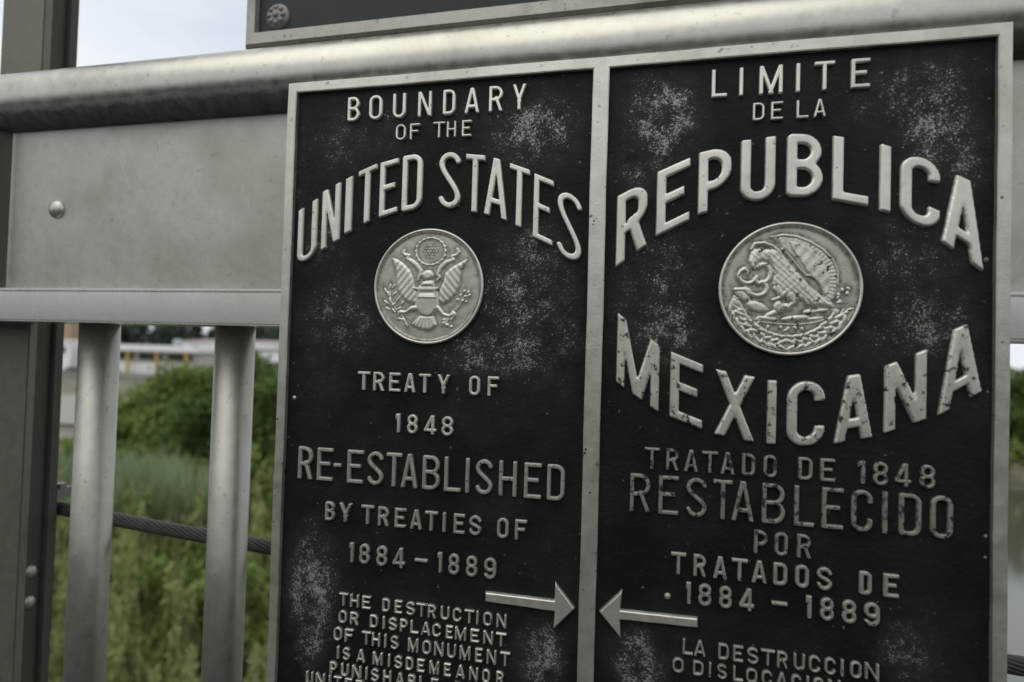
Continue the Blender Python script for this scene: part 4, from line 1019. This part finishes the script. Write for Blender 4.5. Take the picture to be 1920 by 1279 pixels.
for k in range(34):
    a = math.radians(rs.uniform(188, 350)); q_ = rs.uniform(0.62, 0.9); wr.append(leaf((q_ * math.cos(a), q_ * math.sin(a)), rs.uniform(0, 3.1), rs.uniform(0.03, 0.06), 0.024))
wr.append(line([(0.80 * math.cos(a), 0.80 * math.sin(a)) for a in np.linspace(math.radians(198), math.radians(338), 30)], 0.013))
for x, y in ((1150, 650), (1190, 680), (1120, 690), (1200, 640), (230, 720), (210, 770), (640, 975), (700, 985), (760, 975), (820, 985)): wr.append(leaf(C2((x, y))[0], rs.uniform(0, 3), 0.04, 0.03))
seal(0.4962, -0.2169, 0.0580, 'round silver seal with eagle, snake and cactus, paint chipped off', [
    ('wing', poly(wing), 0.0013, 0.05, lambda X, Z, D: 0.00013 * np.sin(np.arctan2(Z - 0.1, X - 0.1) * 58 + 5 * np.hypot(X, Z)), 0.0),
    ('inner_feathers', poly(wing_in), 0.0012, 0.03, lambda X, Z, D: 0.00013 * np.sin((X * 0.75 - Z * 0.66) * 46 + 2 * X) + 0.00008 * np.sin((X * 0.6 + Z * 0.8) * 31), 0.0009),
    ('eagle_body', poly(ebody), 0.0022, 0.07, lambda X, Z, D: 0.00012 * np.sin((X * 0.7 + Z * 0.75) * 95 + 3 * X) + 0.00006 * np.sin((X - Z) * 50), 0.0),
    ('crest', crest, 0.0027, 0.035, None, 0.0), ('snake', snake, 0.0024, 0.04, None, 0.0), ('cactus', cactus, 0.0017, 0.05, None, 0.0),
    ('wing_edge', crest2, 0.0024, 0.03, None, 0.0), ('talon', talon, 0.0026, 0.04, None, 0.0), ('water_band', band, 0.0014, 0.012, None, 0.0), ('wreath', union(*wr), 0.0014, 0.022, None, 0.0)], chipped=True)

# ------------------------------------------------------------------ second plaque above the handrail
up = empty('upper_plaque', (0.33, 0.1, 0.0), 'second dark plaque standing above the handrail, only its lower left corner in view', 'plaque')
ux0, ux1, uz0, uz1, uy = -0.1285, 0.79, 0.098, 0.62, 0.088
bm = bmesh.new()
outer = [(ux0, uz0), (ux1, uz0), (ux1, uz1), (ux0, uz1)]; fw = (0.016, 0.0215)
inner = [(ux0 + fw[0], uz0 + fw[1]), (ux1 - fw[0], uz0 + fw[1]), (ux1 - fw[0], uz1 - fw[1]), (ux0 + fw[0], uz1 - fw[1])]
rings = []
for pts_, y in ((outer, uy + 0.018), (outer, uy + 0.004), ([(a + (0.003 if a < 0.3 else -0.003), c + (0.003 if c < 0.3 else -0.003)) for a, c in outer], uy),
                ([(a + (-0.002 if a < 0.3 else 0.002), c + (-0.004 if c < 0.3 else 0.004)) for a, c in inner], uy + 0.001), (inner, uy + 0.0085)):
    rings.append([bm.verts.new((a, y, c)) for a, c in pts_])
for a, c in zip(rings[:-1], rings[1:]):
    for k in range(4): bm.faces.new([a[k], a[(k + 1) % 4], c[(k + 1) % 4], c[k]])
bmesh.ops.recalc_face_normals(bm, faces=bm.faces)
me = bpy.data.meshes.new('frame'); bm.to_mesh(me); bm.free()
M['up_frame'] = aluminium('stained_frame_aluminium', (0.36, 0.35, 0.31), 0.5, 0.75, stain=(0.13, 0.12, 0.09), stain_amt=1.0, bump_s=0.5, spot=0.5)
link('frame', me, M['up_frame'], up)
M['slate'] = plain('slate_enamel', (0.018, 0.022, 0.025), (0.013, 0.016, 0.019), 30, 0.45, spec=0.3, bmp=0.15, bd=0.0008)
MB().quadbox(ux0 + 0.012, ux1 - 0.012, uy + 0.0075, uy + 0.016, uz0 + 0.014, uz1 - 0.014).build('panel', M['slate'], up)
for x in (0.05, 0.6):
    MB().quadbox(x, x + 0.04, uy + 0.0165, uy + 0.024, -0.02, uz1 - 0.1).build('mounting_strap', M['post_dark'], up)
# rosette bolt: stepped boss with petals
bxx, bzz, by = -0.0855, 0.1365, uy + 0.0075
ro = MB().dome((bxx, by, bzz), 0.0168, 0.006, (0, -1, 0), 32, 7).build('rosette_bolt', M['bolt'], up, True)
for k in range(8):
    a = 2 * math.pi * k / 8
    MB().dome((bxx + 0.0098 * math.cos(a), by - 0.0042, bzz + 0.0098 * math.sin(a)), 0.0036, 0.0026, (0.3 * math.cos(a), -1, 0.3 * math.sin(a)), 10, 3).build('petal', M['bolt'], ro, True)
MB().dome((bxx, by - 0.0055, bzz), 0.0042, 0.0028, (0, -1, 0), 12, 4).build('centre_boss', M['bolt'], ro, True)
